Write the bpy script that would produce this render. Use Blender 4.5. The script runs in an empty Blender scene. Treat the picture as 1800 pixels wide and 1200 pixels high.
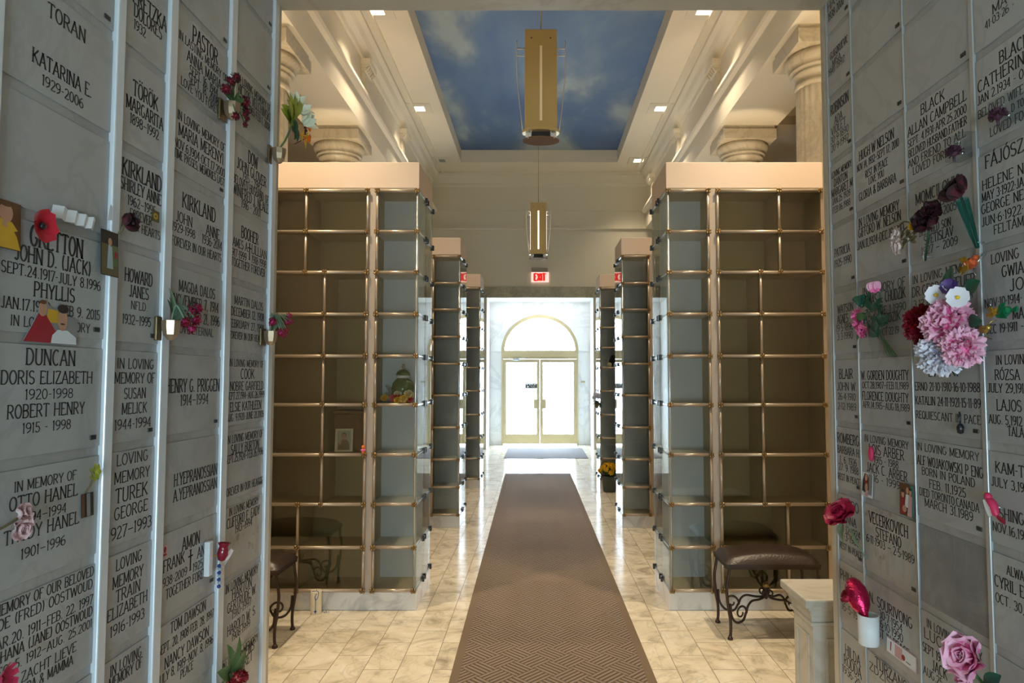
import bpy, bmesh, math, random
from mathutils import Vector, Matrix
PI = math.pi
R = random.Random(7)
SC = bpy.context.scene
COL = SC.collection

# ------------------------------------------------------------------ camera, sky, lamps, exposure
cam_d = bpy.data.cameras.new('camera')
cam = bpy.data.objects.new('camera', cam_d)
COL.objects.link(cam)
cam_d.sensor_width = 36.0
cam_d.lens = 24.0
cam_d.shift_x = -45.0 / 1800.0
cam_d.clip_start = 0.05
cam.location = (0, 0, 1.6)
cam.rotation_euler = (PI / 2 + math.atan(65 / 1200), 0, 0)
SC.camera = cam

SC.view_settings.view_transform = 'Standard'
SC.view_settings.look = 'None'
SC.view_settings.gamma = 1.0
SC.view_settings.exposure = 0.08
SC.view_settings.use_curve_mapping = False
try:
    SC.cycles.transparent_max_bounces = 40
    SC.cycles.max_bounces = 10
    SC.cycles.diffuse_bounces = 5
    SC.cycles.glossy_bounces = 4
    SC.cycles.caustics_reflective = False
    SC.cycles.caustics_refractive = False
    SC.cycles.sample_clamp_indirect = 6.0
except Exception:
    pass

world = bpy.data.worlds.new('sky')
SC.world = world
world.use_nodes = True
wn = world.node_tree.nodes['Background']
wn.inputs[0].default_value = (0.68, 0.85, 1.0, 1)
wn.inputs[1].default_value = 52.0


def lamp(name, kind, loc, power, color=(1, .82, .6), size=.1, rot=(0, 0, 0), spot=1.6, blend=.6, size_y=None, portal=False):
    d = bpy.data.lights.new(name, kind)
    d.color = color
    if kind == 'SPOT':
        d.energy = power
        d.spot_size = spot
        d.spot_blend = blend
        d.shadow_soft_size = size
    elif kind == 'AREA':
        d.energy = power
        d.shape = 'RECTANGLE' if size_y else 'SQUARE'
        d.size = size
        if size_y:
            d.size_y = size_y
        if portal:
            d.cycles.is_portal = True
    else:
        d.energy = power
        d.shadow_soft_size = size
    o = bpy.data.objects.new(name, d)
    o.location = loc
    o.rotation_euler = rot
    COL.objects.link(o)
    return o


WARM = (1.0, .82, .58)
# daylight comes in by the doors ahead and by the window behind the camera
lamp('door_daylight', 'AREA', (.06, 16.75, 1.6), 1, size=1.9, size_y=3.2, rot=(-PI / 2, 0, 0), portal=True)
lamp('window_daylight', 'AREA', (.06, -3.05, .95), 1, size=1.3, size_y=1.1, rot=(PI / 2, 0, 0), portal=True)
# recessed spots of the main ceiling
for _x, _y, _p in ((-2.07, 8.48, 230), (2.14, 8.48, 230), (-2.07, 11.66, 230), (2.15, 11.66, 230), (2.18, 14.5, 180), (-2.07, 5.4, 230), (2.14, 5.4, 230)):
    lamp('ceiling_spot', 'SPOT', (_x * .955, _y, 6.27), _p, WARM, .07, spot=1.75, blend=1.0)
# spots of the side aisles
for _x in (-1.62, 1.62):
    lamp('aisle_spot', 'SPOT', (_x + (.1 if _x > 0 else -.1), 3.95, 4.9), 430, (1, .80, .54), .05, spot=1.5, blend=.7)
    lamp('aisle_spot', 'SPOT', (_x, 6.45, 4.9), 150, WARM, .05, spot=1.5, blend=.7)
    lamp('aisle_spot', 'SPOT', (_x, 9.1, 4.9), 110, WARM, .05, spot=1.5, blend=.7)
# uplights standing on the cabinets, lighting the capitals and the beams
for _s in (-1, 1):
    for _y in (5.15, 7.75, 10.35):
        lamp('cabinet_uplight', 'AREA', (.036 + _s * 1.75, _y, 3.2), 9, WARM, .3, rot=(PI, 0, 0))
    for _y in (6.75, 9.4, 12.05):
        lamp('capital_spot', 'SPOT', (.046 + _s * 2.75, _y - 1.15, 3.3), 60, (1, .78, .50), .04, rot=(PI - .47, 0, 0), spot=.74, blend=.5)
lamp('vestibule_fill', 'AREA', (.055, 15.80, 3.40), 16, (.93, .97, 1), 2.0, rot=(.45, 0, 0), size_y=.3)  # added fill that brightens the entrance wall, no known fitting
lamp('pendant_glow', 'POINT', (.03, 12.0, 4.2), 12, WARM, .1)


# ------------------------------------------------------------------ materials
def nodes(name):
    m = bpy.data.materials.new(name)
    m.use_nodes = True
    nt = m.node_tree
    return m, nt, nt.nodes['Principled BSDF']


def mat(name, c, rough=.5, metal=0., spec=.5, emit=None, es=0., trans=0., bump=0., bscale=60., var=0., vscale=8., alpha=1.):
    m, nt, b = nodes(name)
    b.inputs['Base Color'].default_value = (*c, 1)
    b.inputs['Roughness'].default_value = rough
    b.inputs['Metallic'].default_value = metal
    b.inputs['Specular IOR Level'].default_value = spec
    b.inputs['Alpha'].default_value = alpha
    if trans:
        b.inputs['Transmission Weight'].default_value = trans
    if emit:
        b.inputs['Emission Color'].default_value = (*emit, 1)
        b.inputs['Emission Strength'].default_value = es
    geo = None
    if bump or var:
        geo = nt.nodes.new('ShaderNodeNewGeometry')
    if bump:
        n = nt.nodes.new('ShaderNodeTexNoise')
        n.inputs['Scale'].default_value = bscale
        n.inputs['Detail'].default_value = 4
        nt.links.new(geo.outputs['Position'], n.inputs['Vector'])
        bp = nt.nodes.new('ShaderNodeBump')
        bp.inputs['Strength'].default_value = bump
        bp.inputs['Distance'].default_value = .01
        nt.links.new(n.outputs['Fac'], bp.inputs['Height'])
        nt.links.new(bp.outputs['Normal'], b.inputs['Normal'])
    if var:
        n = nt.nodes.new('ShaderNodeTexNoise')
        n.inputs['Scale'].default_value = vscale
        n.inputs['Detail'].default_value = 5
        nt.links.new(geo.outputs['Position'], n.inputs['Vector'])
        r = nt.nodes.new('ShaderNodeValToRGB')
        r.color_ramp.elements[0].position = .3
        r.color_ramp.elements[1].position = .7
        r.color_ramp.elements[0].color = (*[x * (1 - var) for x in c], 1)
        r.color_ramp.elements[1].color = (*[min(1, x * (1 + var * .6)) for x in c], 1)
        nt.links.new(n.outputs['Fac'], r.inputs['Fac'])
        nt.links.new(r.outputs['Color'], b.inputs['Base Color'])
    return m


def marble(name, base, vein, rough=.25, scale=2.2, amount=.5, cloud=.12, seed=0., stain=None):
    """polished stone: cloudy ground with thin wandering veins"""
    m, nt, b = nodes(name)
    b.inputs['Roughness'].default_value = rough
    geo = nt.nodes.new('ShaderNodeNewGeometry')
    mp = nt.nodes.new('ShaderNodeMapping')
    mp.inputs['Location'].default_value = (seed, seed * 1.7, seed * .6)
    mp.inputs['Rotation'].default_value = (.4, .5, .6)
    nt.links.new(geo.outputs['Position'], mp.inputs['Vector'])
    n1 = nt.nodes.new('ShaderNodeTexNoise')
    n1.inputs['Scale'].default_value = scale
    n1.inputs['Detail'].default_value = 8
    n1.inputs['Roughness'].default_value = .6
    n1.inputs['Distortion'].default_value = 1.2
    nt.links.new(mp.outputs['Vector'], n1.inputs['Vector'])
    a = nt.nodes.new('ShaderNodeMath'); a.operation = 'SUBTRACT'; a.inputs[1].default_value = .5
    nt.links.new(n1.outputs['Fac'], a.inputs[0])
    a2 = nt.nodes.new('ShaderNodeMath'); a2.operation = 'ABSOLUTE'
    nt.links.new(a.outputs[0], a2.inputs[0])
    r = nt.nodes.new('ShaderNodeValToRGB')
    r.color_ramp.elements[0].position = 0.0
    r.color_ramp.elements[0].color = (amount, amount, amount, 1)
    r.color_ramp.elements[1].position = .045
    r.color_ramp.elements[1].color = (0, 0, 0, 1)
    nt.links.new(a2.outputs[0], r.inputs['Fac'])
    n2 = nt.nodes.new('ShaderNodeTexNoise')
    n2.inputs['Scale'].default_value = scale * .9
    n2.inputs['Detail'].default_value = 5
    nt.links.new(mp.outputs['Vector'], n2.inputs['Vector'])
    r2 = nt.nodes.new('ShaderNodeValToRGB')
    r2.color_ramp.elements[0].position = .32
    r2.color_ramp.elements[1].position = .68
    r2.color_ramp.elements[0].color = (*[x * (1 - cloud) for x in base], 1)
    r2.color_ramp.elements[1].color = (*[min(1, x * (1 + cloud * .5)) for x in base], 1)
    nt.links.new(n2.outputs['Fac'], r2.inputs['Fac'])
    mx = nt.nodes.new('ShaderNodeMix'); mx.data_type = 'RGBA'
    nt.links.new(r.outputs['Color'], mx.inputs['Factor'])
    nt.links.new(r2.outputs['Color'], mx.inputs['A'])
    mx.inputs['B'].default_value = (*vein, 1)
    out = mx.outputs['Result']
    if stain:
        n3 = nt.nodes.new('ShaderNodeTexNoise')
        n3.inputs['Scale'].default_value = 22
        n3.inputs['Detail'].default_value = 6
        nt.links.new(geo.outputs['Position'], n3.inputs['Vector'])
        r3 = nt.nodes.new('ShaderNodeValToRGB')
        r3.color_ramp.elements[0].position = .6
        r3.color_ramp.elements[0].color = (0, 0, 0, 1)
        r3.color_ramp.elements[1].position = .7
        r3.color_ramp.elements[1].color = (.7, .7, .7, 1)
        nt.links.new(n3.outputs['Fac'], r3.inputs['Fac'])
        m3 = nt.nodes.new('ShaderNodeMix'); m3.data_type = 'RGBA'
        nt.links.new(r3.outputs['Color'], m3.inputs['Factor'])
        nt.links.new(out, m3.inputs['A'])
        m3.inputs['B'].default_value = (*stain, 1)
        out = m3.outputs['Result']
    nt.links.new(out, b.inputs['Base Color'])
    return m


def glass(name, tint, f0=.04, haze=0., rough=0.):
    """thin pane: tinted see-through with a Schlick mirror on both faces"""
    m = bpy.data.materials.new(name)
    m.use_nodes = True
    nt = m.node_tree
    nt.nodes.clear()
    out = nt.nodes.new('ShaderNodeOutputMaterial')
    tr = nt.nodes.new('ShaderNodeBsdfTransparent'); tr.inputs[0].default_value = (*tint, 1)
    gl = nt.nodes.new('ShaderNodeBsdfGlossy'); gl.inputs['Roughness'].default_value = rough
    lw = nt.nodes.new('ShaderNodeLayerWeight'); lw.inputs['Blend'].default_value = .5
    pw = nt.nodes.new('ShaderNodeMath'); pw.operation = 'POWER'; pw.inputs[1].default_value = 5
    nt.links.new(lw.outputs['Facing'], pw.inputs[0])
    ma = nt.nodes.new('ShaderNodeMath'); ma.operation = 'MULTIPLY_ADD'
    ma.inputs[1].default_value = .9 - f0; ma.inputs[2].default_value = f0
    nt.links.new(pw.outputs[0], ma.inputs[0])
    mx = nt.nodes.new('ShaderNodeMixShader')
    nt.links.new(ma.outputs[0], mx.inputs[0])
    nt.links.new(tr.outputs[0], mx.inputs[1])
    nt.links.new(gl.outputs[0], mx.inputs[2])
    last = mx.outputs[0]
    if haze:
        tl = nt.nodes.new('ShaderNodeBsdfTranslucent'); tl.inputs[0].default_value = (.95, .97, 1, 1)
        m2 = nt.nodes.new('ShaderNodeMixShader'); m2.inputs[0].default_value = haze
        nt.links.new(last, m2.inputs[1]); nt.links.new(tl.outputs[0], m2.inputs[2])
        last = m2.outputs[0]
    nt.links.new(last, out.inputs['Surface'])
    return m


def floor_mat():
    m, nt, b = nodes('marble_floor_tiles')
    geo = nt.nodes.new('ShaderNodeNewGeometry')
    sp = nt.nodes.new('ShaderNodeSeparateXYZ')
    nt.links.new(geo.outputs['Position'], sp.inputs[0])
    cb = nt.nodes.new('ShaderNodeCombineXYZ')
    nt.links.new(sp.outputs['Y'], cb.inputs['X'])
    nt.links.new(sp.outputs['X'], cb.inputs['Y'])
    br = nt.nodes.new('ShaderNodeTexBrick')
    br.inputs['Scale'].default_value = 1
    br.inputs['Mortar Size'].default_value = .0022
    br.inputs['Mortar Smooth'].default_value = .3
    br.inputs['Brick Width'].default_value = .385
    br.inputs['Row Height'].default_value = .192
    br.inputs['Color1'].default_value = (0, 0, 0, 1)
    br.inputs['Color2'].default_value = (1, 1, 1, 1)
    br.offset = .5
    nt.links.new(cb.outputs[0], br.inputs['Vector'])
    # per-tile shift of the stone figure
    sh = nt.nodes.new('ShaderNodeVectorMath'); sh.operation = 'MULTIPLY_ADD'
    nt.links.new(br.outputs['Color'], sh.inputs[0])
    sh.inputs[1].default_value = (3, 5, 7)
    nt.links.new(geo.outputs['Position'], sh.inputs[2])
    n1 = nt.nodes.new('ShaderNodeTexNoise')
    n1.inputs['Scale'].default_value = 4.5; n1.inputs['Detail'].default_value = 9
    n1.inputs['Roughness'].default_value = .62; n1.inputs['Distortion'].default_value = 1.0
    nt.links.new(sh.outputs[0], n1.inputs['Vector'])
    r = nt.nodes.new('ShaderNodeValToRGB')
    e = r.color_ramp.elements
    e[0].position = .28; e[0].color = (.36, .31, .23, 1)
    e[1].position = .47; e[1].color = (.70, .62, .48, 1)
    x = e.new(.6); x.color = (.78, .71, .58, 1)
    x = e.new(.78); x.color = (.86, .81, .71, 1)
    nt.links.new(n1.outputs['Fac'], r.inputs['Fac'])
    n2 = nt.nodes.new('ShaderNodeTexNoise')
    n2.inputs['Scale'].default_value = 2.4; n2.inputs['Detail'].default_value = 8; n2.inputs['Distortion'].default_value = 2.0
    nt.links.new(sh.outputs[0], n2.inputs['Vector'])
    s = nt.nodes.new('ShaderNodeMath'); s.operation = 'SUBTRACT'; s.inputs[1].default_value = .5
    nt.links.new(n2.outputs['Fac'], s.inputs[0])
    ab = nt.nodes.new('ShaderNodeMath'); ab.operation = 'ABSOLUTE'
    nt.links.new(s.outputs[0], ab.inputs[0])
    rv = nt.nodes.new('ShaderNodeValToRGB')
    rv.color_ramp.elements[0].color = (.30, .30, .30, 1); rv.color_ramp.elements[1].color = (0, 0, 0, 1)
    rv.color_ramp.elements[1].position = .022
    nt.links.new(ab.outputs[0], rv.inputs['Fac'])
    mx = nt.nodes.new('ShaderNodeMix'); mx.data_type = 'RGBA'
    nt.links.new(rv.outputs['Color'], mx.inputs['Factor'])
    nt.links.new(r.outputs['Color'], mx.inputs['A'])
    mx.inputs['B'].default_value = (.26, .23, .19, 1)
    m2 = nt.nodes.new('ShaderNodeMix'); m2.data_type = 'RGBA'
    nt.links.new(br.outputs['Fac'], m2.inputs['Factor'])
    nt.links.new(mx.outputs['Result'], m2.inputs['A'])
    m2.inputs['B'].default_value = (.24, .20, .15, 1)
    nt.links.new(m2.outputs['Result'], b.inputs['Base Color'])
    b.inputs['Roughness'].default_value = .16
    b.inputs['Specular IOR Level'].default_value = .6
    return m


def carpet_mat():
    """ribbed runner: diagonal basket-weave blocks"""
    m, nt, b = nodes('ribbed_runner')
    tc = nt.nodes.new('ShaderNodeTexCoord')
    mp = nt.nodes.new('ShaderNodeMapping')
    mp.inputs['Rotation'].default_value = (0, 0, PI / 4)
    mp.inputs['Scale'].default_value = (7.1, 7.1, 1)
    nt.links.new(tc.outputs['Object'], mp.inputs['Vector'])
    sp = nt.nodes.new('ShaderNodeSeparateXYZ')
    nt.links.new(mp.outputs['Vector'], sp.inputs[0])
    ck = nt.nodes.new('ShaderNodeTexChecker'); ck.inputs['Scale'].default_value = 1.0
    ck.inputs['Color1'].default_value = (0, 0, 0, 1); ck.inputs['Color2'].default_value = (1, 1, 1, 1)
    nt.links.new(mp.outputs['Vector'], ck.inputs['Vector'])

    def rib(sock):
        k = nt.nodes.new('ShaderNodeMath'); k.operation = 'MULTIPLY'; k.inputs[1].default_value = 2 * PI * 5
        nt.links.new(sock, k.inputs[0])
        c = nt.nodes.new('ShaderNodeMath'); c.operation = 'COSINE'
        nt.links.new(k.outputs[0], c.inputs[0])
        return c.outputs[0]
    mf = nt.nodes.new('ShaderNodeMix'); mf.data_type = 'FLOAT'
    nt.links.new(ck.outputs['Fac'], mf.inputs['Factor'])
    nt.links.new(rib(sp.outputs['X']), mf.inputs['A'])
    nt.links.new(rib(sp.outputs['Y']), mf.inputs['B'])
    r = nt.nodes.new('ShaderNodeValToRGB')
    mr = nt.nodes.new('ShaderNodeMapRange')
    mr.inputs['From Min'].default_value = -1
    nt.links.new(mf.outputs['Result'], mr.inputs['Value'])
    e = r.color_ramp.elements
    e[0].position = .35; e[0].color = (.245, .185, .135, 1)
    e[1].position = .92; e[1].color = (.075, .055, .038, 1)
    nt.links.new(mr.outputs[0], r.inputs['Fac'])
    n = nt.nodes.new('ShaderNodeTexNoise'); n.inputs['Scale'].default_value = 260
    nt.links.new(tc.outputs['Object'], n.inputs['Vector'])
    mx = nt.nodes.new('ShaderNodeMix'); mx.data_type = 'RGBA'; mx.blend_type = 'MULTIPLY'
    mx.inputs['Factor'].default_value = .5
    nt.links.new(r.outputs['Color'], mx.inputs['A'])
    nt.links.new(n.outputs['Fac'], mx.inputs['B'])
    g = nt.nodes.new('ShaderNodeMix'); g.data_type = 'RGBA'; g.blend_type = 'MULTIPLY'; g.inputs['Factor'].default_value = 1
    nt.links.new(mx.outputs['Result'], g.inputs['A']); g.inputs['B'].default_value = (1.25, 1.25, 1.25, 1)
    nt.links.new(g.outputs['Result'], b.inputs['Base Color'])
    bp = nt.nodes.new('ShaderNodeBump'); bp.inputs['Strength'].default_value = .6; bp.inputs['Distance'].default_value = .006
    inv = nt.nodes.new('ShaderNodeMath'); inv.operation = 'SUBTRACT'; inv.inputs[0].default_value = 1
    nt.links.new(mr.outputs[0], inv.inputs[1])
    nt.links.new(inv.outputs[0], bp.inputs['Height'])
    nt.links.new(bp.outputs['Normal'], b.inputs['Normal'])
    b.inputs['Roughness'].default_value = .9
    b.inputs['Specular IOR Level'].default_value = .15
    return m


def mural_mat():
    """painted sky on the ceiling panel"""
    m, nt, b = nodes('painted_sky_panel')
    geo = nt.nodes.new('ShaderNodeNewGeometry')
    mp = nt.nodes.new('ShaderNodeMapping')
    mp.inputs['Location'].default_value = (2.3, 1.1, 0)
    mp.inputs['Scale'].default_value = (.9, .42, 1)
    nt.links.new(geo.outputs['Position'], mp.inputs['Vector'])
    n = nt.nodes.new('ShaderNodeTexNoise'); n.inputs['Scale'].default_value = .75
    n.inputs['Detail'].default_value = 5; n.inputs['Roughness'].default_value = .5; n.inputs['Distortion'].default_value = .35
    nt.links.new(mp.outputs['Vector'], n.inputs['Vector'])
    r = nt.nodes.new('ShaderNodeValToRGB')
    e = r.color_ramp.elements
    e[0].position = .36; e[0].color = (.045, .095, .235, 1)
    e[1].position = .50; e[1].color = (.08, .145, .275, 1)
    x = e.new(.56); x.color = (.145, .21, .305, 1)
    x = e.new(.63); x.color = (.32, .38, .395, 1)
    nt.links.new(n.outputs['Fac'], r.inputs['Fac'])
    nt.links.new(r.outputs['Color'], b.inputs['Base Color'])
    b.inputs['Roughness'].default_value = .55
    return m


M = dict(
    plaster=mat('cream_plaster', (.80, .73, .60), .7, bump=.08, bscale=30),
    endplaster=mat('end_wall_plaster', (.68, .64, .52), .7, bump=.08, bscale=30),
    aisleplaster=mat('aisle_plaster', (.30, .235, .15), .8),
    cap=mat('cabinet_fascia_paint', (.64, .50, .39), .6),
    tile=marble('niche_marble', (.40, .405, .41), (.29, .29, .29), .28, 2.6, .4, .08),
    tilestain=marble('stained_niche_marble', (.41, .40, .385), (.29, .285, .27), .30, 2.6, .45, .10, stain=(.25, .20, .15)),
    tiledark=marble('grey_veined_marble', (.235, .24, .25), (.14, .14, .15), .35, 6, .35, .3, 3.3),
    joint=marble('joint_marble', (.375, .375, .375), (.27, .27, .265), .35, 3.0, .5, .12, 1.3),
    wallm=marble('wall_marble', (.55, .50, .41), (.38, .33, .26), .35, 1.2, .6, .12, 5.1),
    plinth=marble('plinth_marble', (.70, .69, .68), (.42, .42, .44), .2, 1.6, .6, .06, 2.2),
    vest=marble('vestibule_marble', (.86, .87, .86), (.62, .64, .64), .3, .9, .6, .05, 7.7),
    green=marble('green_marble', (.42, .40, .30), (.22, .22, .16), .3, 3, .6, .2, 9.1),
    pedm=marble('pedestal_marble', (.56, .53, .47), (.38, .35, .29), .3, 2.4, .5, .1, 4.4),
    colm=marble('column_marble', (.62, .55, .42), (.40, .34, .24), .35, 2.0, .5, .12, 6.4),
    floor=floor_mat(), carpet=carpet_mat(), mural=mural_mat(),
    carpetedge=mat('runner_border', (.165, .12, .08), .9, spec=.1, bump=.3, bscale=300),
    mat=mat('grey_entrance_mat', (.16, .15, .145), .9, spec=.1, bump=.3, bscale=300),
    ink=mat('engraved_black', (.028, .028, .03), .6),
    tag=mat('black_tag', (.02, .02, .022), .4),
    strip=mat('white_metal_strip', (.72, .76, .82), .35, .2),
    stripr=mat('grey_metal_strip', (.45, .45, .45), .35, .3),
    brass=mat('bronze_rail', (.46, .37, .28), .34, .55),
    brassd=mat('bronze_rosette', (.30, .19, .08), .32, .85),
    chrome=mat('pale_metal_post', (.55, .57, .56), .25, .7),
    clip=mat('dark_clip', (.035, .033, .03), .4, .4),
    pilaster=mat('taupe_panel', (.42, .34, .27), .55),
    inner=mat('shaded_niche_lining', (.38, .33, .215), .6),  # bank lining, the dimness behind the front glass put into its colour
    innerlit=mat('lit_niche_lining', (.60, .61, .60), .55),  # bay lining, light from the side glass put into its colour
    gfront=glass('bronze_glass', (.80, .77, .68), .05),
    gbay=glass('grey_glass', (.86, .87, .86), .05),
    gside=glass('clear_glass', (.93, .97, .95), .05),
    gdoor=glass('door_glass', (.97, .98, 1.0), .04, haze=.35),
    gsleeve=glass('clear_plastic', (.93, .96, .97), .06),
    gteal=glass('teal_plastic', (.25, .66, .62), .06),
    bronze=mat('door_bronze', (.56, .46, .27), .4, .55),
    bronzed=mat('dark_door_bronze', (.40, .33, .20), .4, .6),
    lamp=mat('lamp_brass', (.50, .38, .16), .42, .5),
    lampu=mat('lamp_underside', (.16, .10, .06), .85, spec=.08), lampd=mat('lamp_dark', (.02, .02, .022), .5),
    wire=mat('lamp_wire', (.75, .73, .66), .3, .8),
    slot=mat('lit_slot', (.9, .85, .75), .5, emit=(1, .93, .8), es=5.),
    slotdim=mat('dim_slot', (.75, .62, .40), .5, emit=(1, .85, .6), es=.05),
    lens=mat('lit_lens', (1, .95, .85), .5, emit=(1, .86, .62), es=9.),
    lensoff=mat('unlit_lens', (.25, .25, .23), .4),
    trimw=mat('white_trim', (.74, .70, .60), .5),
    white=mat('white_plastic', (.82, .83, .85), .4),
    iron=mat('bronzed_iron', (.055, .035, .027), .42, .6),
    leather=mat('brown_leather', (.036, .022, .017), .36, bump=.25, bscale=90),
    exitg=mat('exit_housing', (.30, .26, .20), .5),
    exitf=mat('exit_face', (.9, .7, .65), .5, emit=(1, .62, .56), es=.9),
    exitr=mat('exit_red', (.5, .01, .01), .5, emit=(1, .03, .02), es=.55),
    wax=mat('ivory_wax', (.78, .70, .52), .5),
    blue=mat('blue_bead', (.03, .05, .30), .3),
    black=mat('black_gloss', (.012, .012, .014), .3),
    leaf=mat('leaf_green', (.07, .17, .06), .55, var=.3, vscale=30),
    leafd=mat('dark_leaf_green', (.015, .09, .05), .5, var=.3, vscale=30),
    leafy=mat('yellow_green_leaf', (.36, .40, .05), .5, var=.3, vscale=30),
    leafg=mat('grey_green_leaf', (.16, .26, .18), .6),
    stem=mat('stem_green', (.10, .16, .07), .6),
    twig=mat('pale_twig', (.36, .25, .18), .8, bump=.4, bscale=120),
    drystem=mat('dry_stem', (.14, .11, .05), .8),
    red=mat('red_petal', (.50, .012, .03), .55), redd=mat('deep_red_petal', (.26, .006, .018), .55),
    crim=mat('crimson_petal', (.62, .03, .11), .5), crimd=mat('dark_crimson_petal', (.40, .012, .05), .5),
    wine=mat('wine_petal', (.10, .012, .022), .6), wined=mat('dark_wine_petal', (.035, .010, .012), .6),
    mag=mat('magenta_petal', (.50, .04, .22), .5),
    pink=mat('pink_petal', (.86, .17, .42), .5), pinkl=mat('pale_pink_petal', (.92, .50, .66), .5),
    blush=mat('blush_petal', (.82, .66, .66), .5), blushd=mat('rosy_blush_petal', (.66, .42, .44), .5),
    salmon=mat('salmon_petal', (.72, .16, .16), .5),
    whitep=mat('white_petal', (.80, .76, .84), .5), whited=mat('lilac_white_petal', (.58, .52, .66), .5),
    creaml=mat('lily_petal', (.74, .74, .56), .5), cream=mat('cream_petal', (.72, .66, .42), .5), creamd=mat('dull_cream_petal', (.55, .50, .36), .5),
    yellow=mat('yellow_petal', (.80, .50, .02), .5), yellowd=mat('amber_petal', (.62, .28, .02), .5),
    orange=mat('orange_petal', (.78, .16, .02), .5),
    purple=mat('purple_petal', (.09, .04, .20), .5), plum=mat('plum_petal', (.10, .03, .06), .55),
    gold=mat('gold_metal', (.60, .40, .10), .3, .8),
    vase=mat('brass_vase', (.46, .34, .23), .28, .7),
    vaseb=mat('brass_back_plate', (.20, .14, .07), .35, .7),
    foil=mat('red_foil', (.62, .02, .10), .16, .75, bump=.5, bscale=60),
    gemr=mat('red_gem', (.60, .10, .03), .08, .3), gemg=mat('green_gem', (.01, .22, .09), .06, .4), gemc=mat('amber_gem', (.55, .30, .04), .1, .5),
    glassred=mat('red_glass', (.25, .01, .03), .08),
    urn=mat('olive_ceramic', (.075, .13, .035), .12), urnw=mat('pale_ceramic_band', (.66, .68, .66), .25),
    wood=mat('walnut_wood', (.13, .055, .025), .4, var=.3, vscale=25),
    paper=mat('photo_paper', (.66, .66, .64), .4), paperw=mat('white_paper', (.74, .76, .80), .5),
    phsky=mat('print_blue', (.36, .44, .48), .4), phgreen=mat('print_green', (.10, .15, .06), .4), phdark=mat('print_dark', (.03, .025, .022), .4),
    phskin=mat('print_skin', (.50, .27, .18), .4), phred=mat('print_red', (.33, .012, .025), .4), phyel=mat('print_yellow', (.62, .36, .03), .4),
    phbrown=mat('print_brown', (.13, .055, .02), .4), phgrey=mat('print_grey', (.25, .25, .26), .4), phwhite=mat('print_white', (.70, .73, .78), .4),
    phteal=mat('print_teal', (.05, .18, .18), .4), phpink=mat('print_pink', (.60, .35, .36), .4), pholive=mat('print_olive', (.12, .10, .045), .4),
    pot=mat('dark_pot', (.05, .06, .045), .5),
    groundm=mat('outside_paving', (.5, .5, .48), .9),
)


# ------------------------------------------------------------------ mesh helpers
def V(*a):
    return Vector(a)


def frame_of(d):
    d = Vector(d).normalized()
    a = Vector((0, 0, 1)) if abs(d.z) < .9 else Vector((1, 0, 0))
    u = d.cross(a).normalized()
    return d, u, d.cross(u).normalized()


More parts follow.
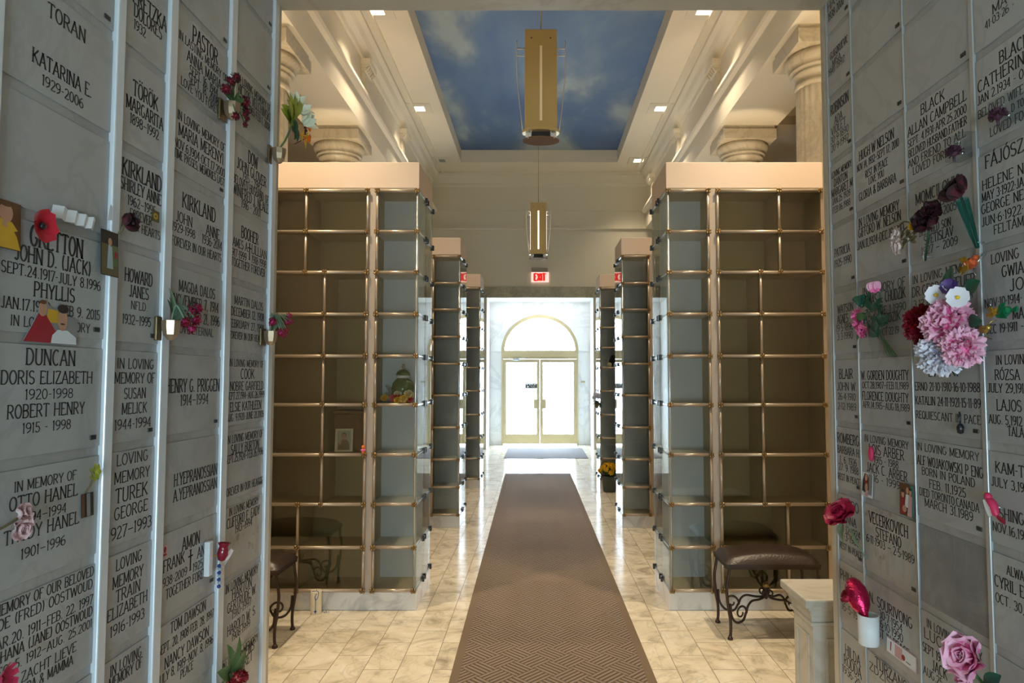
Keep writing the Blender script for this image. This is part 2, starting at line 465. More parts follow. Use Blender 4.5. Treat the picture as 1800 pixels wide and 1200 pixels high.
class MB:
    """collects faces of one part; build() links them as ONE mesh object"""

    def __init__(self):
        self.v, self.f, self.m, self.s = [], [], [], []

    def add(self, vs, fs, m=0, smooth=False):
        b = len(self.v)
        self.v += [tuple(p) for p in vs]
        for f in fs:
            self.f.append([i + b for i in f]); self.m.append(m); self.s.append(smooth)
        return self

    def box(self, lo, hi, m=0, bev=0.):
        lo, hi = [min(a, b) for a, b in zip(lo, hi)], [max(a, b) for a, b in zip(lo, hi)]
        if bev <= 0:
            x0, y0, z0 = lo; x1, y1, z1 = hi
            return self.add([(x0, y0, z0), (x1, y0, z0), (x1, y1, z0), (x0, y1, z0), (x0, y0, z1), (x1, y0, z1), (x1, y1, z1), (x0, y1, z1)],
                            [(0, 3, 2, 1), (4, 5, 6, 7), (0, 1, 5, 4), (1, 2, 6, 5), (2, 3, 7, 6), (3, 0, 4, 7)], m)
        bm = bmesh.new()
        bmesh.ops.create_cube(bm, size=1)
        for q in bm.verts:
            for i in range(3):
                q.co[i] = lo[i] if q.co[i] < 0 else hi[i]
        bmesh.ops.bevel(bm, geom=bm.edges[:], offset=bev, segments=2, profile=.5, affect='EDGES')
        bm.verts.index_update()
        self.add([q.co.copy() for q in bm.verts], [[q.index for q in f.verts] for f in bm.faces], m)
        bm.free()
        return self

    def tube(self, path, r, m=0, n=8, cap=True, closed=False):
        path = [Vector(p) for p in path]
        k = len(path)
        rs = r if isinstance(r, (list, tuple)) else [r] * k
        vs, fs = [], []
        up = None
        for i, p in enumerate(path):
            a = path[i - 1] if (i > 0 or closed) else p
            c = path[(i + 1) % k] if (i < k - 1 or closed) else p
            d = (c - a)
            if d.length < 1e-9:
                d = Vector((0, 0, 1))
            d.normalize()
            if up is None:
                _, u, w = frame_of(d)
            else:
                u = up - d * up.dot(d)
                if u.length < 1e-6:
                    _, u, _w = frame_of(d)
                u.normalize(); w = d.cross(u)
            up = u
            for j in range(n):
                t = 2 * PI * j / n
                vs.append(p + (u * math.cos(t) + w * math.sin(t)) * rs[i])
        for i in range(k if closed else k - 1):
            for j in range(n):
                a, b_ = i * n + j, i * n + (j + 1) % n
                c, d = ((i + 1) % k) * n + j, ((i + 1) % k) * n + (j + 1) % n
                fs.append((a, b_, d, c))
        if cap and not closed:
            fs.append(tuple(range(n))[::-1]); fs.append(tuple((k - 1) * n + j for j in range(n)))
        return self.add(vs, fs, m, True)

    def lathe(self, prof, c=(0, 0, 0), n=24, m=0, axis=(0, 0, 1), cap=True, smooth=True):
        d, u, w = frame_of(axis)
        if abs(d.z) > .99:
            u, w = Vector((1, 0, 0)), Vector((0, 1, 0)) * (1 if d.z > 0 else -1)
        c = Vector(c)
        vs, fs = [], []
        for r, z in prof:
            for j in range(n):
                t = 2 * PI * j / n
                vs.append(c + d * z + (u * math.cos(t) + w * math.sin(t)) * r)
        k = len(prof)
        for i in range(k - 1):
            for j in range(n):
                fs.append((i * n + j, i * n + (j + 1) % n, (i + 1) * n + (j + 1) % n, (i + 1) * n + j))
        self.add(vs, fs, m, smooth)
        if cap:
            b = len(self.v) - len(vs)
            if prof[0][0] > 1e-5:
                self.f.append([b + j for j in range(n)][::-1]); self.m.append(m); self.s.append(False)
            if prof[-1][0] > 1e-5:
                self.f.append([b + (k - 1) * n + j for j in range(n)]); self.m.append(m); self.s.append(False)
        return self

    def ball(self, c, r, m=0, n=12, k=8):
        rx, ry, rz = r if isinstance(r, (tuple, list)) else (r, r, r)
        vs, fs = [], []
        for i in range(k + 1):
            a = -PI / 2 + PI * i / k
            for j in range(n):
                t = 2 * PI * j / n
                vs.append((c[0] + rx * math.cos(a) * math.cos(t), c[1] + ry * math.cos(a) * math.sin(t), c[2] + rz * math.sin(a)))
        for i in range(k):
            for j in range(n):
                fs.append((i * n + j, i * n + (j + 1) % n, (i + 1) * n + (j + 1) % n, (i + 1) * n + j))
        return self.add(vs, fs, m, True)

    def prism(self, poly, z0, z1, m=0, at=lambda p, z: (p[0], p[1], z)):
        k = len(poly)
        vs = [at(p, z0) for p in poly] + [at(p, z1) for p in poly]
        fs = [tuple(range(k))[::-1], tuple(range(k, 2 * k))] + [(i, (i + 1) % k, (i + 1) % k + k, i + k) for i in range(k)]
        return self.add(vs, fs, m)

    def grid(self, P, m=0, smooth=True, mf=None, thick=0.):
        """surface through a rows x cols table of points; mf(i, j) may choose the material"""
        a, b = len(P), len(P[0])
        base = len(self.v)
        self.v += [tuple(p) for row in P for p in row]
        for i in range(a - 1):
            for j in range(b - 1):
                self.f.append([base + i * b + j, base + i * b + j + 1, base + (i + 1) * b + j + 1, base + (i + 1) * b + j])
                self.m.append(mf(i, j) if mf else m); self.s.append(smooth)
        return self

    def mesh(self, name, mats):
        me = bpy.data.meshes.new(name)
        me.from_pydata(self.v, [], self.f)
        for q in (mats if isinstance(mats, (list, tuple)) else [mats]):
            me.materials.append(q)
        me.polygons.foreach_set('material_index', self.m)
        me.polygons.foreach_set('use_smooth', self.s)
        me.update()
        return me

    def build(self, name, mats, parent=None, loc=None, mw=None):
        return put(name, self.mesh(name, mats), parent, loc, mw)


def put(name, me, parent=None, loc=None, mw=None):
    o = bpy.data.objects.new(name, me)
    COL.objects.link(o)
    if parent is not None:
        o.parent = parent
    if loc is not None:
        o.location = loc
    if mw is not None:
        o.matrix_world = mw
    return o


def tag(o, label, cat, group=None, kind=None):
    o['label'] = label
    o['category'] = cat
    if group:
        o['group'] = group
    if kind:
        o['kind'] = kind
    return o


def thing(name, label, cat, loc=(0, 0, 0), group=None, mw=None, rz=0.):
    o = bpy.data.objects.new(name, None)
    COL.objects.link(o)
    o.empty_display_size = .05
    o.location = loc
    o.rotation_euler = (0, 0, rz)
    if mw is not None:
        o.matrix_world = mw
    return tag(o, label, cat, group)


def struct(name, mb, mats, parent=None, loc=None, mw=None):
    o = mb.build(name, mats, parent, loc, mw)
    if parent is None:
        o['kind'] = 'structure'
    return o


def catmull(pts, n=6):
    pts = [Vector(p) for p in pts]
    out = []
    for i in range(len(pts) - 1):
        p0 = pts[i - 1] if i else pts[0] * 2 - pts[1]
        p1, p2 = pts[i], pts[i + 1]
        p3 = pts[i + 2] if i + 2 < len(pts) else p2 * 2 - p1
        for k in range(n):
            t = k / n
            out.append(.5 * ((2 * p1) + (p2 - p0) * t + (2 * p0 - 5 * p1 + 4 * p2 - p3) * t * t + (3 * p1 - p0 - 3 * p2 + p3) * t ** 3))
    out.append(pts[-1])
    return out


# ------------------------------------------------------------------ the hall
CX = .036                        # middle of the aisle
WL, WR = -1.17, 1.29             # faces of the two niche walls
WEND = 3.03                      # where they end
HALL, CEIL, SOF = 5.6, 6.3, 5.02
ENDY = 15.5

struct('floor', MB().box((-HALL, -3.2, -.1), (HALL, 16.7, 0)), M['floor'])
struct('ground', MB().box((-14, 16.7, -.12), (14, 34, -.02)), M['groundm'])

# near passage
struct('wall_left', MB().box((-1.6, -3.2, 0), (WL - .004, WEND - .05, 3.29)), M['joint'])
struct('wall_right', MB().box((WR + .004, -3.2, 0), (1.75, WEND - .05, 3.29)), M['joint'])
struct('ceiling_passage', MB().box((-1.6, -3.2, 3.29), (1.75, WEND - .1, 3.4)), M['plaster'])
mb = MB()
mb.box((WL - .01, -3.2, 0), (-.59, -3.0, 3.29)); mb.box((.71, -3.2, 0), (WR + .01, -3.0, 3.29))
mb.box((-.59, -3.2, 0), (.71, -3.0, .4)); mb.box((-.59, -3.2, 1.5), (.71, -3.0, 3.29))
struct('wall_back', mb, M['joint'])
w2 = MB()
for x in (-.59, .035, .66):
    w2.box((x, -3.14, .4), (x + .05, -3.06, 1.5))
for z in (.4, 1.45):
    w2.box((-.59, -3.14, z), (.71, -3.06, z + .05))
w2 = struct('window_2', w2, M['bronze'])
for x in (-.54, .085):
    MB().box((x, -3.104, .45), (x + .575, -3.098, 1.45)).build('pane', M['gside'], w2)

# the framed opening into the hall
struct('trim_1', MB().box((-1.6, WEND - .045, 0), (WL + .004, WEND, 3.275), bev=.004), M['wallm'])
struct('trim_2', MB().box((WR - .004, WEND - .045, 0), (1.75, WEND, 3.275), bev=.004), M['wallm'])
struct('trim_3', MB().box((-1.6, WEND - .10, 3.275), (1.75, WEND, 3.55), bev=.004), M['wallm'])
mb = MB()
mb.box((-HALL, WEND - .1, 0), (-1.6, WEND, CEIL)); mb.box((1.75, WEND - .1, 0), (HALL, WEND, CEIL))
mb.box((-1.6, WEND - .1, 3.55), (1.75, WEND, CEIL))
struct('wall_front', mb, M['plaster'])
# white metal strips between the columns of niches
for i, (a, b) in enumerate(((1.405, 1.446), (1.8365, 1.8735), (2.102, 2.146), (2.522, 2.570), (2.937, 2.984))):
    struct('trim_%d' % (4 + i), MB().box((WL - .008, a, 0), (WL + .012, b, 3.275), bev=.004), M['strip'])
for i, (a, b) in enumerate(((1.5655, 1.5785), (1.9675, 1.9865), (2.3450, 2.3515), (2.7368, 2.7415), (2.964, 2.979))):
    struct('trim_%d' % (9 + i), MB().box((WR + .008, a, 0), (WR - .0045, b, 3.275), bev=.002), M['stripr'])
struct('baseboard_left', MB().box((WL - .008, -3, 0), (WL + .008, 2.98, .20), bev=.003), M['wallm'])
struct('baseboard_right', MB().box((WR + .008, -3, 0), (WR - .008, 2.96, .20), bev=.003), M['wallm'])

# main ceiling with the sunk panel
RX0, RX1, RY0, RY1 = CX - 1.70, CX + 1.70, 3.6, 14.63
BX = 2.42
mb = MB()
mb.box((-3.2, WEND, CEIL), (RX0, ENDY + .2, CEIL + .35)); mb.box((RX1, WEND, CEIL), (3.25, ENDY + .2, CEIL + .35))
mb.box((RX0, WEND, CEIL), (RX1, RY0, CEIL + .35)); mb.box((RX0, RY1, CEIL), (RX1, ENDY + .2, CEIL + .35))
struct('ceiling', mb, M['plaster'])
struct('ceiling_panel', MB().box((RX0, RY0, CEIL + .27), (RX1, RY1, CEIL + .34)), M['mural'])

# beams along the two colonnades
for s, nm in ((-1, 'left'), (1, 'right')):
    X = lambda d: CX + .01 + s * (BX + d)
    mb = MB()
    mb.box((X(0), WEND, SOF), (X(.78), ENDY, 5.40))                       # architrave
    mb.box((X(.07), WEND, 5.40), (X(.78), ENDY, CEIL))                    # frieze
    struct('beam_%s' % nm, mb, M['plaster'])
    # ledge and cornice mouldings, swept along the hall
    mb = MB()
    mb.prism([(0.02, 5.37), (-.05, 5.40), (-.07, 5.43), (-.07, 5.47), (-.03, 5.49), (.075, 5.50), (.075, 5.37)], WEND, ENDY, at=lambda p, z: (X(p[0]), z, p[1]))
    mb.prism([(.075, 6.02), (.04, 6.03), (.03, 6.10), (-.03, 6.15), (-.06, 6.22), (-.12, 6.25), (-.12, CEIL), (.075, CEIL)], WEND, ENDY, at=lambda p, z: (X(p[0]), z, p[1]))
    mb.prism([(-.20, 6.27), (-.24, 6.27), (-.25, CEIL), (-.19, CEIL)], WEND, ENDY, at=lambda p, z: (X(p[0]), z, p[1]))
    struct('cornice_%s' % nm, mb, M['plaster'])
    # pilasters with small capitals on the frieze
    for k, y in enumerate((6.75, 9.4, 12.05, 14.7)):
        mb = MB()
        mb.box((X(.03), y - .13, 5.50), (X(.08), y + .13, 5.86))
        for j in range(4):
            mb.box((X(.022), y - .115 + j * .062, 5.51), (X(.03), y - .075 + j * .062, 5.84))
        mb.box((X(.0), y - .16, 5.86), (X(.08), y + .16, 5.90))
        mb.box((X(-.06), y - .19, 5.94), (X(.08), y + .19, 6.02))
        mb.prism([(.08, 5.90), (0, 5.90), (-.06, 5.94), (.08, 5.94)], y - .17, y + .17, at=lambda p, z: (X(p[0]), z, p[1]))
        for j in range(5):
            mb.tube([(X(.0) , y - .15 + j * .075, 5.86), (X(-.05), y - .15 + j * .075, 5.92)], .014, n=6)
        struct('pilaster', mb, M['plaster'])
    # side aisle: ceiling, cross beams, outer wall
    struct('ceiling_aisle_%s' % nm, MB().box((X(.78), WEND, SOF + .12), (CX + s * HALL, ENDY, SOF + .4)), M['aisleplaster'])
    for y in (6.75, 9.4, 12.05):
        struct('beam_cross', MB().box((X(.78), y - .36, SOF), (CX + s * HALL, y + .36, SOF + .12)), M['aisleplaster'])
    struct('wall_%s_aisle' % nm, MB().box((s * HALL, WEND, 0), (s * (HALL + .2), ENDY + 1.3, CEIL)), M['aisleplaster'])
    # columns
    for y in (6.75, 9.4, 12.05):
        cx = X(.40)
        mb = MB()
        n, vs, fs = 96, [], []
        for z, r in ((0.24, .275), (4.52, .243)):
            for j in range(n):
                q = r - .012 * (1 - abs(math.cos(j * PI / 4)))
                t = 2 * PI * j / n
                vs.append((cx + q * math.cos(t), y + q * math.sin(t), z))
        fs = [(j, (j + 1) % n, n + (j + 1) % n, n + j) for j in range(n)]
        mb.add(vs, fs, 0, True)
        mb.lathe([(.40, .0), (.40, .10), (.33, .12), (.36, .16), (.36, .20), (.29, .24), (.27, .26)], (cx, y, 0), 40)
        mb.lathe([(.245, 4.50), (.262, 4.53), (.262, 4.55), (.25, 4.56), (.25, 4.61), (.275, 4.625), (.280, 4.65), (.268, 4.66), (.30, 4.675), (.305, 4.69), (.295, 4.70), (.325, 4.735), (.345, 4.775), (.35, 4.80), (.335, 4.815), (.335, 4.83)], (cx, y, 0), 48)
        mb.box((cx - .36, y - .36, 4.83), (cx + .36, y + .36, 4.97), bev=.006)
        mb.box((cx - .34, y - .34, 4.97), (cx + .34, y + .34, SOF))
        struct('column', mb, M['colm'])

# end wall with the opening to the vestibule
VX0, VX1, VZ, VY = -1.16, 1.27, 3.44, 16.58
mb = MB()
mb.box((-HALL, ENDY, 0), (VX0 - .01, ENDY + .25, CEIL)); mb.box((VX1 + .01, ENDY, 0), (HALL, ENDY + .25, CEIL)); mb.box((VX0 - .01, ENDY, VZ + .01), (VX1 + .01, ENDY + .25, CEIL))
mb.prism([(-.03, 5.0), (-.05, 5.02), (-.05, 5.06), (0, 5.07), (.01, 5.0)], -2.4, 2.5, at=lambda p, z: (z, ENDY + p[0], p[1]))
mb.box((-2.4, ENDY - .012, 5.44), (2.5, ENDY + .01, 5.47))
mb.prism([(.0, 6.0), (-.03, 6.03), (-.04, 6.08), (-.10, 6.15), (-.14, 6.23), (-.20, 6.26), (-.20, CEIL), (.02, CEIL)], -2.4, 2.5, at=lambda p, z: (z, ENDY + p[0], p[1]))
struct('wall_end', mb, M['endplaster'])
struct('trim_20', MB().box((-2.35, ENDY - .02, VZ), (2.45, ENDY + .02, VZ + .25)), M['green'])
mb = MB()
mb.box((VX0 - .2, ENDY + .252, 0), (VX0, VY + .1, VZ)); mb.box((VX1, ENDY + .252, 0), (VX1 + .2, VY + .1, VZ)); mb.box((VX0 - .2, ENDY + .252, VZ), (VX1 + .2, VY + .1, VZ + .1))
mb.box((VX0 - .012, ENDY - .004, 0), (VX0, ENDY + .252, VZ)); mb.box((VX1, ENDY - .004, 0), (VX1 + .012, ENDY + .252, VZ)); mb.box((VX0 - .012, ENDY + .021, VZ), (VX1 + .012, ENDY + .252, VZ + .012))
struct('wall_vestibule', mb, M['vest'])
DX, DR, SPR = .055, .93, 2.26
arc = lambda r, h, a: (DX + r * math.cos(a), SPR + h * math.sin(a))
mb = MB()
mb.box((VX0, VY, 0), (DX - DR, VY + .2, SPR)); mb.box((DX + DR, VY, 0), (VX1, VY + .2, SPR))
N = 32
for i in range(N):
    a0, a1 = PI * i / N, PI * (i + 1) / N
    p, q = arc(DR, .88, a0), arc(DR, .88, a1)
    mb.prism([p, (p[0], VZ), (q[0], VZ), q], VY, VY + .2, at=lambda c, z: (c[0], z, c[1]))
mb.box((VX0, VY, SPR), (DX - DR, VY + .2, VZ)); mb.box((DX + DR, VY, SPR), (VX1, VY + .2, VZ))
struct('wall_entrance', mb, M['vest'])
mb = MB()
for i in range(N):
    a0, a1 = PI * i / N, PI * (i + 1) / N
    mb.prism([arc(DR + .005, .885, a0), arc(DR + .27, 1.13, a0), arc(DR + .27, 1.13, a1), arc(DR + .005, .885, a1)], VY - .025, VY + .01, at=lambda c, z: (c[0], z, c[1]))
struct('trim_21', mb, M['vest'])

# arched window over the doors
mb = MB()
for i in range(N):
    a0, a1 = PI * i / N, PI * (i + 1) / N
    mb.prism([arc(DR - .07, .81, a0), arc(DR, .88, a0), arc(DR, .88, a1), arc(DR - .07, .81, a1)], VY - .04, VY + .1, at=lambda c, z: (c[0], z, c[1]))
mb.box((DX - DR, VY - .05, 2.12), (DX + DR, VY + .1, SPR + .02))
win = struct('window_1', mb, M['bronze'])
mb = MB()
mb.prism([arc(DR - .06, .82, PI * i / N) for i in range(N + 1)], VY + .03, VY + .036, at=lambda c, z: (c[0], z, c[1]))
mb.build('pane', M['gdoor'], win)
mb = MB()
mb.tube([(p[0], VY + .02, p[1]) for p in (arc(DR - .19, .69, PI * i / N) for i in range(N + 1))], .009, n=6)
for i in range(0, N + 1, 2):
    p = arc(DR - .19, .69, PI * i / N)
    mb.ball((p[0], VY + .02, p[1]), .014, n=6, k=4)
mb.build('beading', M['bronzed'], win)

# the pair of doors
door = bpy.data.objects.new('door_1', None); COL.objects.link(door); door.location = (DX, VY, 0); door['kind'] = 'structure'
mb = MB()
mb.box((-DR, -.03, 0), (-DR + .045, .08, 2.12)); mb.box((DR - .045, -.03, 0), (DR, .08, 2.12)); mb.box((-DR + .045, -.03, 2.075), (DR - .045, .08, 2.12))
mb.build('door_frame', M['bronze'], door)
for s in (-1, 1):
    X = lambda d: s * d
    mb = MB()
    mb.box((X(.003), -.012, .03), (X(.075), .05, 2.07)); mb.box((X(.815), -.012, .03), (X(.884), .05, 2.07))
    mb.box((X(.055), 0, 1.99), (X(.835), .05, 2.07)); mb.box((X(.055), 0, .03), (X(.835), .05, .26))
    lf = mb.build('door_leaf', M['bronze'], door)
    MB().box((X(.06), .022, .26), (X(.83), .028, 1.99)).build('pane', M['gdoor'], lf)
    mb = MB().box((X(.07), -.006, .05), (X(.80), .0, .235))
    for d in (.13, .74):
        mb.box((X(d), -.012, .06), (X(d + .012), -.006, .225))
    mb.build('kick_plate', M['bronze'], lf)
    mb = MB()
    for d in (.145, .735):
        mb.tube([(X(d), .012, .27), (X(d), .012, 1.98)], .0075, n=6)
        for q in range(15):
            mb.ball((X(d), .012, .33 + q * .115), .015, n=6, k=4)
    for z in (.34, 1.90):
        mb.tube([(X(.06), .012, z), (X(.83), .012, z)], .0075, n=6)
        for q in range(7):
            mb.ball((X(.12 + q * .11), .012, z), .015, n=6, k=4)
    mb.build('beading', M['bronzed'], lf)
    MB().box((X(.06), -.02, .87), (X(.145), .0, 1.10), bev=.004).build('push_plate', M['bronze'], lf)
cl = MB().box((-.66, -.06, 2.03), (-.50, 0, 2.08), bev=.006).build('door_closer', M['chrome'], door)
MB().tube([(-.58, -.05, 2.085), (-.36, -.10, 2.095), (-.30, -.02, 2.10)], .008).build('closer_arm', M['chrome'], cl)

# plaque, dark notice on the glass, exit sign
sg = MB().box((-.15, 0, -.06), (.15, .004, .06)).build('door_notice', M['black'], loc=(DX - .205, VY + .014, 1.42))
tag(sg, 'small dark notice with faint white lines on the glass of the bronze doors', 'sign')
mb = MB()
for i, w in enumerate((.03, .045, .028, .04)):
    mb.box((-.12 + i * .062, -.002, .018), (-.12 + i * .062 + w, 0, .038))
for i in range(4):
    mb.box((-.02 + i * .03, -.002, -.012 - .018 * (i % 2)), (.005 + i * .03, 0, -.004 - .018 * (i % 2)))
mb.prism([(-.12, -.02), (-.085, -.045), (-.085, -.03), (-.06, -.03), (-.06, -.01), (-.085, -.01), (-.085, .005)], -.002, 0, at=lambda p, z: (p[0], z, p[1]))
mb.build('lettering', M['white'], sg)
pl = MB().box((-.05, -.012, -.02), (.05, 0, .02), bev=.003).build('wall_plaque', M['bronzed'], loc=(1.10, VY, 1.52))
tag(pl, 'tiny dark plaque on the marble beside the bronze doors', 'plaque')

EX = thing('exit_sign', 'red lit EXIT sign high on the end wall above the vestibule opening', 'sign', (.045, ENDY - .02, 3.85))
MB().box((-.185, -.05, .17), (.185, .02, .265), bev=.006).build('housing', M['exitg'], EX)
MB().box((-.19, -.035, -.06), (.21, -.015, .17), bev=.006).build('lit_face', M['exitf'], EX)

